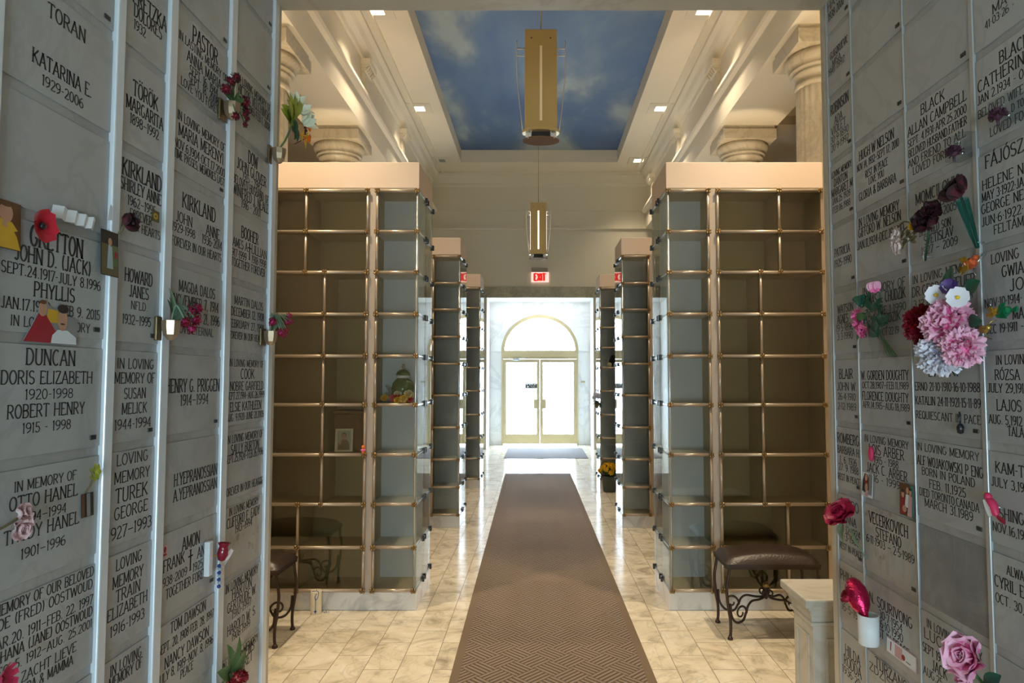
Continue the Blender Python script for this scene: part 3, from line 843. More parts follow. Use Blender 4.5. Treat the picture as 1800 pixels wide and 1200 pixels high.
TILES = [
    ('L0', 7, 'blank, topmost in the broadest column of the strip-lined wall', 1, '', ''),
    ('L0', 6, 'dated 1929-2006 under two widely spaced lines of lettering', 0, '', 'TORAN|0.136|0.272|0.210|0.035;KATARINA E.|0.093|0.303|0.078|0.034;1929-2006|0.127|0.273|0.033|0.025'),
    ('L0', 5, 'blank, above the red felt poppy', 0, '', ''),
    ('L0', 4, 'dated 1917 to 1996, behind the red felt poppy', 1, '', 'GRETTON|0.109|0.292|0.226|0.047;JOHN D. (JACK)|0.065|0.325|0.180|0.036;SEPT.24.1917-JULY 8.1996|0.028|0.367|0.141|0.025;PHYLLIS|0.127|0.267|0.103|0.034;JAN.17.1923 - FEB 9. 2015|0.032|0.369|0.063|0.025;IN LOVING MEMORY|0.061|0.330|0.025|0.023'),
    ('L0', 3, 'dated 1920-1998 and 1915-1998', 1, '', 'DUNCAN|0.111|0.278|0.229|0.037;DORIS ELIZABETH|0.040|0.347|0.181|0.030;1920-1998|0.113|0.274|0.142|0.023;ROBERT HENRY|0.062|0.320|0.104|0.030;1915 - 1998|0.109|0.270|0.065|0.023'),
    ('L0', 2, 'ending 1901-1996, behind the pale pink rose', 0, '', 'IN MEMORY OF|0.092|0.297|0.219|0.023;OTTO HANEL|0.080|0.305|0.182|0.030;1894—1994|0.118|0.265|0.143|0.022;TRUDY HANEL|0.068|0.314|0.110|0.030;1901—1996|0.120|0.266|0.064|0.023'),
    ('L0', 1, 'crowded with seven lines dated 1911 to 2001', 0, '', 'MEMORY OF OUR BELOVED|0.048|0.380|0.241|0.024;JOE (FRED) OOSTWOUD|0.047|0.377|0.209|0.024;MAR.20. 1911—FEB. 22. 1997|0.036|0.380|0.168|0.023;JOHANA (JANE) OOSTWOUD|0.044|0.380|0.138|0.024;DEC. 5. 1912—AUG. 25.2001|0.047|0.380|0.106|0.021;ZACHT LIEVE|0.136|0.321|0.069|0.023;PAPA & MAMMA|0.124|0.310|0.040|0.023'),
    ('L0', 0, 'blank, lowest in the broadest column of the strip-lined wall', 0, '', ''),
    ('L1', 8, 'blank, topmost in the narrow column of the strip-lined wall', 0, '', ''),
    ('L1', 7, 'bearing the single date 1932', 0, '', 'PRETZKA|0.042|0.219|0.155|0.045;DOLORES|0.049|0.195|0.114|0.038;1932|0.051|0.109|0.072|0.028'),
    ('L1', 6, 'dated 1898-1992', 0, '', 'TÖRÖK|0.056|0.186|0.170|0.044;MARGARITA|0.026|0.217|0.118|0.037;1898—1992|0.047|0.194|0.076|0.029'),
    ('L1', 5, 'dated 1962-1995, behind the dark dried rose', 0, '', 'KIRKLAND|0.018|0.218|0.211|0.047;SHIRLEY ANNE|0.012|0.219|0.163|0.034;1962—1995|0.048|0.192|0.122|0.027;FOREVER|0.061|0.172|0.086|0.027;IN OUR HEARTS|0.023|0.219|0.052|0.025'),
    ('L1', 4, 'dated 1932-1995', 1, '', 'HOWARD|0.046|0.185|0.191|0.037;JANES|0.070|0.167|0.147|0.033;NFLD.|0.080|0.163|0.107|0.023;1932—1995|0.042|0.183|0.064|0.027'),
    ('L1', 3, 'dated 1944-1994', 1, '', 'IN LOVING|0.025|0.206|0.221|0.028;MEMORY OF|0.015|0.214|0.180|0.030;SUSAN|0.061|0.168|0.136|0.030;MELICK|0.053|0.176|0.093|0.031;1944-1994|0.022|0.200|0.049|0.028'),
    ('L1', 2, 'dated 1927-1993', 0, '', 'LOVING|0.037|0.190|0.234|0.031;MEMORY|0.029|0.202|0.185|0.031;TUREK|0.037|0.193|0.135|0.039;GEORGE|0.034|0.196|0.086|0.033;1927—1993|0.007|0.219|0.033|0.033'),
    ('L1', 1, 'dated 1916-1993', 0, '', 'LOVING|0.050|0.174|0.227|0.031;MEMORY|0.037|0.183|0.181|0.032;TRAIN|0.054|0.170|0.140|0.033;ELIZABETH|0.018|0.209|0.098|0.032;1916-1993|0.033|0.196|0.051|0.029'),
    ('L1', 0, 'without dates, lowest of the narrow column of the strip-lined wall', 0, '', 'IN LOVING|0.039|0.187|0.227|0.029;MEMORY OF|0.036|0.192|0.194|0.029'),
    ('L2', 9, 'blank, topmost of the third column of the strip-lined wall', 0, '', ''),
    ('L2', 8, 'blank, just above the one dated 1944 and 2008', 1, '', ''),
    ('L2', 7, 'dated 16 September 1944 and 18 September 2008', 1, '', 'PASTOR|0.107|0.288|0.214|0.054;IN LASTING MEMORY OF|0.020|0.366|0.168|0.028;ANNA MARIA|0.075|0.319|0.124|0.036;SEPT. 16, 1944|0.095|0.295|0.085|0.030;SEPT. 18, 2008|0.090|0.301|0.055|0.030;LOVE YOU FOREVER|0.041|0.347|0.022|0.028'),
    ('L2', 6, 'dated 1904 to 2000', 1, '', 'IN LOVING MEMORY OF|0.026|0.363|0.187|0.030;MARIA MERENYI|0.036|0.352|0.141|0.040;NOV.6,1904-OCT.17,2000|0.011|0.366|0.092|0.030;TIME PASSES, MEMORIES LAST|0.012|0.366|0.057|0.028'),
    ('L2', 5, 'dated 1929-1998 and 1936-2014 side by side', 0, '', 'KIRKLAND|0.071|0.303|0.200|0.049;JOHN|0.035|0.139|0.138|0.034;ANNE|0.236|0.338|0.137|0.037;1929-1998|0.013|0.160|0.101|0.028;1936-2014|0.210|0.358|0.099|0.031;FOREVER IN OUR HEARTS|0.013|0.355|0.055|0.029'),
    ('L2', 4, 'dated 1914 and 1996, behind drooping crimson flowers', 0, '', 'MAGDA DALOS|0.065|0.314|0.199|0.035;NOVEMBER 7, 1914|0.033|0.343|0.152|0.035;SEPTEMBER 21, 1996|0.025|0.355|0.103|0.035;LOVE ETERNAL|0.058|0.309|0.058|0.027'),
    ('L2', 3, 'dated 1914-1994', 1, '', 'HENRY G. PRIGGEN|0.006|0.366|0.155|0.043;1914—1994|0.095|0.284|0.107|0.035'),
    ('L2', 2, 'with two undated lines of lettering set low', 0, '', 'H.YEPRANOSSIAN|0.069|0.364|0.134|0.039;A.YEPRANOSSIAN|0.068|0.366|0.084|0.037'),
    ('L2', 1, 'with a black cross, dated 1938-2009', 1, '', 'AMON|0.131|0.249|0.199|0.042;FRANK|0.020|0.149|0.157|0.037;ANNA|0.235|0.343|0.146|0.036;1938-2009|0.009|0.167|0.106|0.027;1925|0.206|0.274|0.104|0.027;TOGETHER FOREVER|0.040|0.337|0.066|0.030;†|0.171|0.206|0.135|0.061'),
    ('L2', 0, 'dated 1908 to 1997 and 1919 to 1996', 0, '', 'TOM DAWSON|0.073|0.305|0.234|0.034;SEPT. 20, 1908-FEB. 28, 1997|0.006|0.366|0.186|0.028;NANCY DAWSON|0.044|0.332|0.135|0.034;JULY 8, 1919—NOV. 8, 1996|0.006|0.366|0.094|0.028;PEACE|0.143|0.226|0.060|0.027'),
    ('L3', 9, 'blank, second above the one dated 1965 to 2008', 1, '', ''),
    ('L3', 8, 'blank, just above the one dated 1965 to 2008', 1, '', ''),
    ('L3', 7, 'dated 1965 to 2008, behind dark red dried flowers', 0, '', 'IN LOVING MEMORY OF|0.031|0.357|0.222|0.031;VICTOR VELCHINSKI|0.033|0.357|0.181|0.038;DEC 1, 1965-FEB 1, 2008|0.050|0.357|0.137|0.031'),
    ('L3', 6, 'dated 1915-1982 and 1916-2001', 0, '', 'DOW|0.143|0.236|0.224|0.051;JOHN GLOVER|0.043|0.328|0.169|0.042;1915 - 1982|0.095|0.282|0.133|0.030;BELOVED HUSBAND OF|0.012|0.357|0.100|0.033;WINIFRED J. NEALE|0.014|0.357|0.060|0.039;1916 - 2001|0.091|0.276|0.022|0.033'),
    ('L3', 5, 'with a black cross, dated 1917-1999 and 1918-1998', 0, '', 'BOOHER|0.096|0.259|0.191|0.046;JAMES A.|0.006|0.166|0.139|0.033;LILLIAN|0.195|0.352|0.141|0.036;1917-1999|0.006|0.147|0.097|0.029;1918-1998|0.198|0.349|0.100|0.031;TOGETHER FOREVER|0.014|0.338|0.061|0.032;†|0.157|0.195|0.126|0.060'),
    ('L3', 4, 'dated 12 December 1908 and 27 February 1998', 0, '', 'MARTIN DALOS|0.050|0.322|0.199|0.032;DECEMBER 12, 1908|0.023|0.336|0.154|0.032;FEBRUARY 27, 1998|0.011|0.339|0.107|0.030;FOREVER IN OUR HEARTS|0.014|0.342|0.062|0.027'),
    ('L3', 3, 'dated 1914 to 1999 and 1920 to 2005', 0, '', 'IN LOVING MEMORY OF|0.019|0.341|0.239|0.027;COOK|0.121|0.250|0.197|0.039;NOBRE GARFIELD|0.029|0.347|0.149|0.034;SEPT.27,1914—AUG.26,1999|0.007|0.357|0.112|0.027;ELSIE KATHLEEN|0.033|0.327|0.069|0.034;AUG. 9,1920-JUNE 21,2005|0.006|0.354|0.029|0.027'),
    ('L3', 2, 'dated 1924 to 1996', 1, '', 'IN LOVING MEMORY OF|0.015|0.352|0.230|0.030;SALLY BURTON|0.051|0.313|0.190|0.036;SEPT.25,1924—FEB.26,1996|0.006|0.357|0.156|0.030;FOREVER IN OUR HEARTS|0.006|0.357|0.032|0.029'),
    ('L3', 1, 'dated 1913-1994 above brown stains', 0, 'stain', 'IN LOVING MEMORY|0.048|0.320|0.238|0.029;CLIFFORD E. EADY|0.031|0.335|0.197|0.036;1913—1994|0.102|0.261|0.162|0.029'),
    ('L3', 0, 'dated 1910-1997 and 1908-1999', 0, '', 'IN LOVING MEMORY|0.034|0.331|0.237|0.032;HARTON|0.090|0.270|0.202|0.038;GERTRUDE W.|0.053|0.318|0.160|0.036;1910-1997|0.094|0.268|0.124|0.029;HAROLD W. S.|0.057|0.317|0.075|0.036;1908-1999|0.098|0.262|0.039|0.029'),
    ('L3', -1, 'without dates, lowest beside the hall opening of the strip-lined wall', 0, '', 'IN LOVING MEMORY|0.024|0.346|0.237|0.031;MATTHEWS|0.079|0.308|0.219|0.038;MARGARET|0.057|0.293|0.183|0.038'),
    ('R0', 9, 'dated 1938-2000, topmost beside the hall opening', 1, '', 'HAY|0.010|0.119|0.120|0.035;1938-2000|0.018|0.170|0.072|0.035'),
    ('R0', 8, 'dated 1941-1992', 1, '', 'GLIGORIJEVIC|0.027|0.197|0.175|0.032;MISA|0.046|0.128|0.136|0.029;1941-1992|0.006|0.163|0.107|0.029'),
    ('R0', 7, 'dated 30-9-1890 and 20-9-1992', 1, '', 'ROBINSON|0.017|0.190|0.218|0.044;ADA|0.054|0.130|0.162|0.034;VIOLET|0.019|0.160|0.123|0.034;30·9·1890|0.011|0.184|0.085|0.029;20·9·1992|0.015|0.182|0.048|0.029'),
    ('R0', 6, 'dated January 1928 and February 1988', 1, '', 'LOVING MEMORY|0.015|0.201|0.214|0.027;DANTON|0.034|0.163|0.176|0.034;MARGARET M|0.008|0.207|0.134|0.034;JAN.25 1928|0.013|0.185|0.097|0.027;FEB.06,1988|0.017|0.183|0.058|0.027'),
    ('R0', 5, 'dated 1925-1990', 1, '', 'PATRICIA|0.023|0.168|0.153|0.034;1925-1990|0.021|0.181|0.106|0.031'),
    ('R0', 4, 'dated 19-5-1896 and 3-3-1990', 1, '', 'WATSON|0.038|0.185|0.190|0.033;AGNES|0.035|0.137|0.147|0.036;19·5·1896|0.022|0.181|0.110|0.029;3·3·1990|0.031|0.174|0.074|0.029'),
    ('R0', 3, 'dated 26-4-1910 and 2-12-1989', 1, '', 'BLAIR|0.039|0.166|0.198|0.040;JOHN W.|0.019|0.198|0.145|0.033;26·4·1910|0.023|0.186|0.103|0.028;2·12·1989|0.020|0.189|0.062|0.028'),
    ('R0', 2, 'dated 1-6-1926 and 27-9-1988', 1, '', 'ROMBERG|0.007|0.206|0.210|0.040;BARBARA H.|0.006|0.213|0.161|0.031;1. 6. 1926|0.030|0.182|0.120|0.028;27. 9. 1988|0.017|0.195|0.088|0.028;REST IN PEACE|0.006|0.207|0.046|0.026'),
    ('R0', 1, 'dated 1924 and 1988, behind a crimson rose', 1, '', 'SZABO|0.025|0.187|0.222|0.038;ANNA|0.049|0.164|0.159|0.033;1-12-1924|0.041|0.196|0.115|0.030;11-3-1988|0.018|0.184|0.084|0.031;REST IN PEACE|0.007|0.206|0.040|0.026'),
    ('R0', 0, 'half hidden by a foil-wrapped red flower', 0, '', 'PHILLIPS|0.006|0.195|0.201|0.040;O|0.166|0.191|0.142|0.032;16-5-19|0.012|0.159|0.072|0.031'),
    ('R0', -1, 'with a single date beginning 1936', 0, '', 'HILDA|0.035|0.169|0.182|0.040;RODDA|0.021|0.176|0.136|0.040;1936-20|0.006|0.165|0.093|0.030'),
    ('R1', 9, 'blank, topmost of the second column of the pedestal-side wall', 1, '', ''),
    ('R1', 8, 'blank, third above the one dated 1924 to 1993', 1, '', ''),
    ('R1', 7, 'blank, second above the one dated 1924 to 1993', 1, '', ''),
    ('R1', 6, 'dated 1932 to 2010', 1, '', 'HUGH W NELSON|0.043|0.309|0.216|0.037;NOV 14, 1932—SEPT 17, 2010|0.021|0.341|0.172|0.028;REST IN PEACE|0.089|0.261|0.128|0.028;LOVE YOU|0.115|0.231|0.094|0.026;GLORIA & BARBARA|0.034|0.316|0.052|0.032'),
    ('R1', 5, 'dated 1924 to 1993', 1, '', 'IN LOVING MEMORY|0.023|0.330|0.232|0.034;GIFFORD W. NELSON|0.021|0.340|0.192|0.036;JAN.11,1924-DEC.19,1993|0.008|0.359|0.143|0.032'),
    ('R1', 4, 'dated 1 June 1990, behind a pink rosebud spray', 0, '', 'IN MEMORY OF|0.041|0.357|0.236|0.032;THOMAS A. CHUDZIK|0.019|0.355|0.198|0.038;28 JUNE 1·1990|0.055|0.357|0.150|0.027;MARIA CHUDZIK|0.024|0.318|0.119|0.032;JAN·28·19 -OCT·22·19|0.012|0.304|0.069|0.026'),
    ('R1', 3, 'dated 1907 to 1989 and 1915 to 1989', 1, '', 'W. GORDEN DOUGHTY|0.012|0.359|0.191|0.034;OCT.28,1907—FEB.11,1989|0.020|0.357|0.153|0.025;FLORENCE DOUGHTY|0.017|0.355|0.111|0.032;APR.14,1915—AUG.18,1989|0.020|0.360|0.076|0.025'),
    ('R1', 2, 'dated 1915-1988 and 1916-1999', 0, '', 'IN LOVING MEMORY|0.026|0.346|0.229|0.027;LOIS ARBER|0.061|0.315|0.191|0.036;1915 - 1988|0.100|0.275|0.153|0.027;JACK C. ARBER|0.039|0.333|0.118|0.034;1916 - 1999|0.046|0.283|0.081|0.028'),
    ('R1', 1, 'dated 6-11-1903 to 2-5-1989', 1, 'stain', 'VECERKOVICH|0.046|0.327|0.211|0.042;STEFANO|0.098|0.279|0.163|0.036;6·11·1903 — 2·5·1989|0.022|0.363|0.125|0.029'),
    ('R1', 0, 'dated 30-7-1954 and 26-10-1990', 0, '', 'N. SOURIVONG|0.033|0.337|0.185|0.037;30·7·1954|0.107|0.271|0.145|0.029;26·10·1990|0.092|0.273|0.111|0.029;REST IN PEACE|0.054|0.313|0.074|0.031'),
    ('R1', -1, 'without dates, below the one dated 1954 and 1990', 0, '', 'TURZANSKI|0.066|0.340|0.235|0.037;ZDZISLAW|0.018|0.312|0.202|0.029'),
    ('R2', 8, 'blank, second above the one dated 1931 to 2000', 0, '', ''),
    ('R2', 7, 'blank, just above the one dated 1931 to 2000', 1, '', ''),
    ('R2', 6, 'dated 1931 to 2000', 0, '', 'BLACK|0.091|0.226|0.229|0.035;ALLAN CAMPBELL|0.009|0.334|0.182|0.033;SEPT. 4.1931-APR.25.2000|0.008|0.332|0.141|0.026;BELOVED HUSBAND.FATHER|0.010|0.332|0.105|0.026;AND FRIEND TO ALL|0.006|0.323|0.070|0.026;LOVED FOREVER|0.033|0.299|0.038|0.026'),
    ('R2', 5, 'dated 1927-2009, behind the dark dried roses', 0, '', 'MOMCILOVIC|0.044|0.289|0.219|0.037;MIROSLAV|0.093|0.241|0.178|0.026;1950 — 2005|0.091|0.268|0.145|0.026;BELOVED SON|0.061|0.237|0.102|0.026;SVETISLAV|0.087|0.247|0.070|0.029;1927 — 2009|0.071|0.268|0.036|0.026'),
    ('R2', 4, 'dated 1921 to 2001, behind a bunch of carnations', 1, '', 'IN LOVING MEMORY|0.011|0.350|0.232|0.027;DR.GEORGE FEUER|0.006|0.345|0.190|0.033;3.12.1921-3.9. 2001|0.013|0.333|0.148|0.025'),
    ('R2', 3, 'dated 1910 to 1988 and 1921 to 1989', 1, '', 'BANKI|0.089|0.250|0.204|0.036;ERNO 21·10·1910·16·10·1988|0.006|0.350|0.152|0.027;KATALIN 24·11·1921·15·11·89|0.006|0.350|0.105|0.027;REQUIESCANT IN PACE|0.006|0.348|0.057|0.025'),
    ('R2', 2, 'dated 11 February 1925 and 31 March 1989', 1, '', 'IN LOVING MEMORY|0.006|0.335|0.233|0.025;ALF WOJAKOWSKI P ENG|0.006|0.350|0.188|0.030;BORN IN POLAND|0.033|0.312|0.154|0.025;FEB. 11,1925|0.074|0.267|0.117|0.027;DIED TORONTO,CANADA|0.015|0.327|0.083|0.025;MARCH 31.1989|0.044|0.297|0.052|0.027'),
    ('R2', 1, 'of darker grey marble, blank and sunk back', 0, 'dark', ''),
    ('R2', 0, 'with unfinished dates, behind a big pink rose', 0, '', 'IN LOVING MEMORY|0.034|0.318|0.222|0.026;LUCIENNE|0.016|0.280|0.185|0.032;SEPT 19|0.006|0.107|0.136|0.028;JACK|0.059|0.141|0.096|0.033;AUG.25|0.006|0.115|0.060|0.026'),
    ('R3', 8, 'blank, topmost of the broad outer column of the pedestal-side wall', 0, '', ''),
    ('R3', 7, 'with digits 41-03-26', 0, '', 'MA|0.083|0.143|0.088|0.027;41·03·26 -|0.050|0.171|0.058|0.022'),
    ('R3', 6, 'dated from January 1934', 0, '', 'BLACK|0.104|0.221|0.221|0.034;CATHERINE|0.009|0.223|0.178|0.033;JAN 2.1934 - O|0.006|0.195|0.138|0.025;BELOVED WIFE|0.006|0.192|0.097|0.024;D TO|0.145|0.192|0.062|0.021;LOVED FO|0.055|0.189|0.027|0.025'),
    ('R3', 5, 'dated from 3 May 1922', 0, '', 'FÁJÓSZ|0.029|0.185|0.232|0.036;HELENE N|0.013|0.182|0.169|0.028;MAY 3·1922·JA|0.010|0.180|0.134|0.025;GEORGE NE|0.006|0.178|0.100|0.027;JUN·6·1922·|0.006|0.176|0.063|0.025;FELTÁM|0.056|0.175|0.030|0.025'),
    ('R3', 4, 'dated 10 November 1914, behind the green gem bird', 0, '', 'LOVING|0.040|0.153|0.232|0.027;GWIA|0.083|0.168|0.191|0.031;JO|0.112|0.166|0.149|0.032;NOV·10·1914·|0.006|0.158|0.110|0.024;MA|0.119|0.162|0.070|0.029;DEC 19·1911 –|0.006|0.160|0.035|0.024'),
    ('R3', 3, 'dated from 29 July and 5 August 1912', 0, '', 'IN LOVIN|0.045|0.156|0.230|0.025;RÓZSA|0.038|0.138|0.189|0.028;JULY 29,191|0.006|0.151|0.152|0.025;LAJOS|0.041|0.140|0.105|0.030;AUG. 5,1912|0.006|0.140|0.064|0.025;TALÁ|0.083|0.145|0.035|0.025'),
    ('R3', 2, 'dated from 3 July and 16 November', 0, '', 'KAM-T|0.026|0.140|0.214|0.030;JULY 3,19|0.007|0.138|0.172|0.025;SHING|0.036|0.133|0.088|0.031;NOV.16,19|0.006|0.131|0.046|0.025'),
    ('R3', 1, 'dated from 30 October', 0, '', 'ALWA|0.058|0.125|0.221|0.025;CYRIL E|0.006|0.123|0.179|0.031;OCT. 30,|0.008|0.121|0.133|0.025'),
    ('R3', 0, 'blank, lowest of the broad outer column of the pedestal-side wall', 0, '', ''),
]


# ------------------------------------------------------------------ engraved capitals (thin roman with small feet)
def _arc(cx, cy, rx, ry, a0, a1, n=9):
    return [(cx + rx * math.cos(math.radians(a0 + (a1 - a0) * i / n)), cy + ry * math.sin(math.radians(a0 + (a1 - a0) * i / n))) for i in range(n + 1)]


O_ = _arc(.24, .5, .22, .5, 90, 450, 18)
GL = {
    'A': (.52, [[(.02, 0), (.26, 1), (.50, 0)], [(.11, .34), (.41, .34)]]),
    'B': (.46, [[(.06, 0), (.06, 1)], [(.06, 1)] + _arc(.22, .765, .18, .235, 90, -90) + [(.06, .53)], [(.06, .53)] + _arc(.22, .265, .21, .265, 90, -90) + [(.06, 0)]]),
    'C': (.46, [_arc(.25, .5, .22, .5, 50, 310, 14)]),
    'D': (.50, [[(.06, 0), (.06, 1)], [(.06, 1)] + _arc(.20, .5, .26, .5, 90, -90, 12) + [(.06, 0)]]),
    'E': (.42, [[(.06, 0), (.06, 1)], [(.06, 1), (.39, 1), (.39, .9)], [(.06, .52), (.31, .52)], [(.06, 0), (.40, 0), (.40, .1)]]),
    'F': (.40, [[(.06, 0), (.06, 1)], [(.06, 1), (.38, 1), (.38, .9)], [(.06, .52), (.30, .52)]]),
    'G': (.50, [_arc(.25, .5, .22, .5, 50, 330, 14) + [(.45, .42), (.30, .42)]]),
    'H': (.52, [[(.06, 0), (.06, 1)], [(.46, 0), (.46, 1)], [(.06, .52), (.46, .52)]]),
    'I': (.16, [[(.08, 0), (.08, 1)]]),
    'J': (.32, [[(.24, 1), (.24, .18)] + _arc(.13, .18, .11, .18, 0, -160, 7)]),
    'K': (.50, [[(.06, 0), (.06, 1)], [(.46, 1), (.07, .42)], [(.18, .56), (.48, 0)]]),
    'L': (.40, [[(.06, 0), (.06, 1)], [(.06, 0), (.38, 0), (.38, .12)]]),
    'M': (.62, [[(.06, 0), (.06, 1), (.31, .1), (.56, 1), (.56, 0)]]),
    'N': (.52, [[(.06, 0), (.06, 1), (.46, 0), (.46, 1)]]),
    'O': (.48, [O_]),
    'P': (.44, [[(.06, 0), (.06, 1)], [(.06, 1)] + _arc(.21, .73, .20, .27, 90, -90) + [(.06, .46)]]),
    'Q': (.48, [O_, [(.26, .2), (.46, -.08)]]),
    'R': (.48, [[(.06, 0), (.06, 1)], [(.06, 1)] + _arc(.21, .74, .20, .26, 90, -90) + [(.06, .48)], [(.22, .48), (.46, 0)]]),
    'S': (.42, [_arc(.21, .75, .17, .25, 30, 270, 10) + _arc(.21, .25, .18, .25, 90, -150, 10)]),
    'T': (.46, [[(.23, 0), (.23, 1)], [(.02, .9), (.02, 1), (.44, 1), (.44, .9)]]),
    'U': (.50, [[(.06, 1), (.06, .25)] + _arc(.25, .25, .19, .25, 180, 360, 10) + [(.44, 1)]]),
    'V': (.50, [[(.02, 1), (.25, 0), (.48, 1)]]),
    'W': (.70, [[(.02, 1), (.18, 0), (.35, .9), (.52, 0), (.68, 1)]]),
    'X': (.48, [[(.03, 0), (.45, 1)], [(.03, 1), (.45, 0)]]),
    'Y': (.48, [[(.02, 1), (.24, .45), (.46, 1)], [(.24, .45), (.24, 0)]]),
    'Z': (.44, [[(.04, .9), (.04, 1), (.40, 1), (.03, 0), (.42, 0), (.42, .12)]]),
    '0': (.42, [_arc(.21, .5, .18, .5, 90, 450, 16)]),
    '1': (.20, [[(.03, .84), (.11, 1), (.11, 0)]]),
    '2': (.40, [_arc(.20, .73, .16, .27, 160, -30, 9) + [(.03, 0), (.38, 0), (.38, .1)]]),
    '3': (.40, [_arc(.18, .75, .16, .25, 150, -80, 9) + _arc(.18, .27, .19, .27, 80, -150, 9)]),
    '4': (.42, [[(.30, 0), (.30, 1), (.02, .3), (.40, .3)]]),
    '5': (.40, [[(.36, 1), (.08, 1), (.06, .52)] + _arc(.18, .30, .18, .30, 110, -150, 9)]),
    '6': (.42, [[(.32, 1)] + _arc(.21, .42, .18, .5, 130, 180, 4) + _arc(.21, .28, .18, .28, 180, 540, 14)]),
    '7': (.40, [[(.04, .9), (.04, 1), (.38, 1), (.14, 0)]]),
    '8': (.42, [_arc(.21, .76, .15, .24, -90, 270, 12), _arc(.21, .26, .18, .26, 90, 450, 12)]),
    '9': (.42, [_arc(.21, .72, .18, .28, 0, 360, 14) + _arc(.21, .58, .18, .5, 0, -50, 4) + [(.10, 0)]]),
    '.': (.16, [[(.08, 0), (.08, .10)]]), ',': (.16, [[(.09, .08), (.05, -.12)]]), '·': (.18, [[(.09, .42), (.09, .54)]]),
    '-': (.26, [[(.03, .46), (.23, .46)]]), '—': (.50, [[(.03, .46), (.47, .46)]]), '–': (.36, [[(.03, .46), (.33, .46)]]),
    '(': (.22, [_arc(.30, .5, .22, .65, 125, 235, 6)]), ')': (.22, [_arc(-.08, .5, .22, .65, 55, -55, 6)]),
    '&': (.52, [[(.48, 0), (.12, .70)] + _arc(.22, .80, .12, .2, 200, -40, 8) + [(.08, .34)] + _arc(.20, .22, .17, .22, 150, 340, 7) + [(.46, .42)]]),
    '†': (.5, [[(.25, -.05), (.25, 1.05)], [(.02, .72), (.48, .72)]]),
    ' ': (.26, []),
}
ACC = {'Ö': ('O', 'd'), 'Ó': ('O', 'a'), 'Á': ('A', 'a')}


def split_sharp(st):
    """break a stroke where it turns by more than about 80 degrees"""
    out, cur = [], [st[0]]
    for i in range(1, len(st)):
        cur.append(st[i])
        if i < len(st) - 1:
            a = Vector(st[i]) - Vector(st[i - 1]); b = Vector(st[i + 1]) - Vector(st[i])
            if a.length > 0 and b.length > 0 and a.normalized().dot(b.normalized()) < .2:
                out.append(cur); cur = [st[i]]
    return out + [cur]


def lettering(mb, text, u0, u1, v, h, z=.0006, m=0, heavy=1.12):
    """one line of capitals of height h, fitted between u0 and u1, centred on v"""
    w = 0
    for ch in text:
        w += GL[ACC.get(ch, (ch,))[0]][0] + .07
    w -= .07
    k = (u1 - u0) / w
    x = u0
    tw, tn = h * .068 * heavy, h * .040 * heavy         # thick and thin half-strokes
    for ch in text:
        a = ACC.get(ch)
        gw, strokes = GL[a[0] if a else ch]
        if a:
            strokes = strokes + ([[(.12, 1.12), (.12, 1.24)], [(.36, 1.12), (.36, 1.24)]] if a[1] == 'd' else [[(.22, 1.08), (.34, 1.26)]])
        for st in [q for s_ in strokes for q in split_sharp(s_)]:
            pts = [Vector((x + p[0] * k, v - h / 2 + p[1] * h)) for p in st]
            L, Rr = [], []
            for i, p in enumerate(pts):
                d = (pts[min(i + 1, len(pts) - 1)] - pts[max(i - 1, 0)])
                if i == 0 or i == len(pts) - 1:
                    pass
                d = d.normalized() if d.length > 0 else Vector((0, 1))
                n = Vector((-d.y, d.x))
                t = (tn + (tw - tn) * abs(d.y)) * (1.0 if 0 < i < len(pts) - 1 and False else 1)
                if 0 < i < len(pts) - 1:
                    e = (p - pts[i - 1])
                    c = abs(n.dot(Vector((-e.y, e.x)).normalized())) if e.length > 0 else 1
                    t = min(t / max(c, .45), t * 1.8)
                L.append(p + n * t); Rr.append(p - n * t)
            mb.add([(q.x, q.y, z) for q in L] + [(q.x, q.y, z) for q in Rr],
                   [(i, i + len(L), i + 1 + len(L), i + 1) for i in range(len(L) - 1)], m)
            # feet on plain upright ends
            for e, o in ((0, 1), (-1, -2)):
                d = pts[e] - pts[o]
                if abs(d.y) > abs(d.x) * 2 and abs(d.y) > h * .3 and (abs(pts[e].y - v) > h * .46):
                    q = pts[e]; s = h * .115; g = h * .028
                    mb.add([(q.x - s, q.y - g, z), (q.x + s, q.y - g, z), (q.x + s, q.y + g, z), (q.x - s, q.y + g, z)], [(0, 1, 2, 3)], m)
        x += (gw + .07) * k


mb = MB()
lettering(mb, 'EXIT', -.125, .135, .055, .165, 0, heavy=2.2)
mb.v = [(p[0], -.0365, p[1]) for p in mb.v]
mb.build('lettering', M['exitr'], EX)

# ------------------------------------------------------------------ niche fronts
COLS = {'L0': (1.449, 1.835), 'L1': (1.875, 2.100), 'L2': (2.148, 2.520), 'L3': (2.572, 2.935),
        'R0': (2.963, 2.742), 'R1': (2.736, 2.352), 'R2': (2.344, 1.988), 'R3': (1.966, 1.580)}
ZB, ZP, ZH = .571, .2835, .257


def wall_mw(side, Y, Z, out=0., roll=0.):
    """frame on a niche wall: x along the reading direction, y up, z out of the wall"""
    if side == 'L':
        u, n, X = Vector((0, 1, 0)), Vector((1, 0, 0)), WL + out
    else:
        u, n, X = Vector((0, -1, 0)), Vector((-1, 0, 0)), WR - out
    m = Matrix(((u.x, 0, n.x, X), (u.y, 0, n.y, Y), (0, 1, 0, Z), (0, 0, 0, 1)))
    if roll:
        m = m @ Matrix.Rotation(roll, 4, 'Z')
    return m


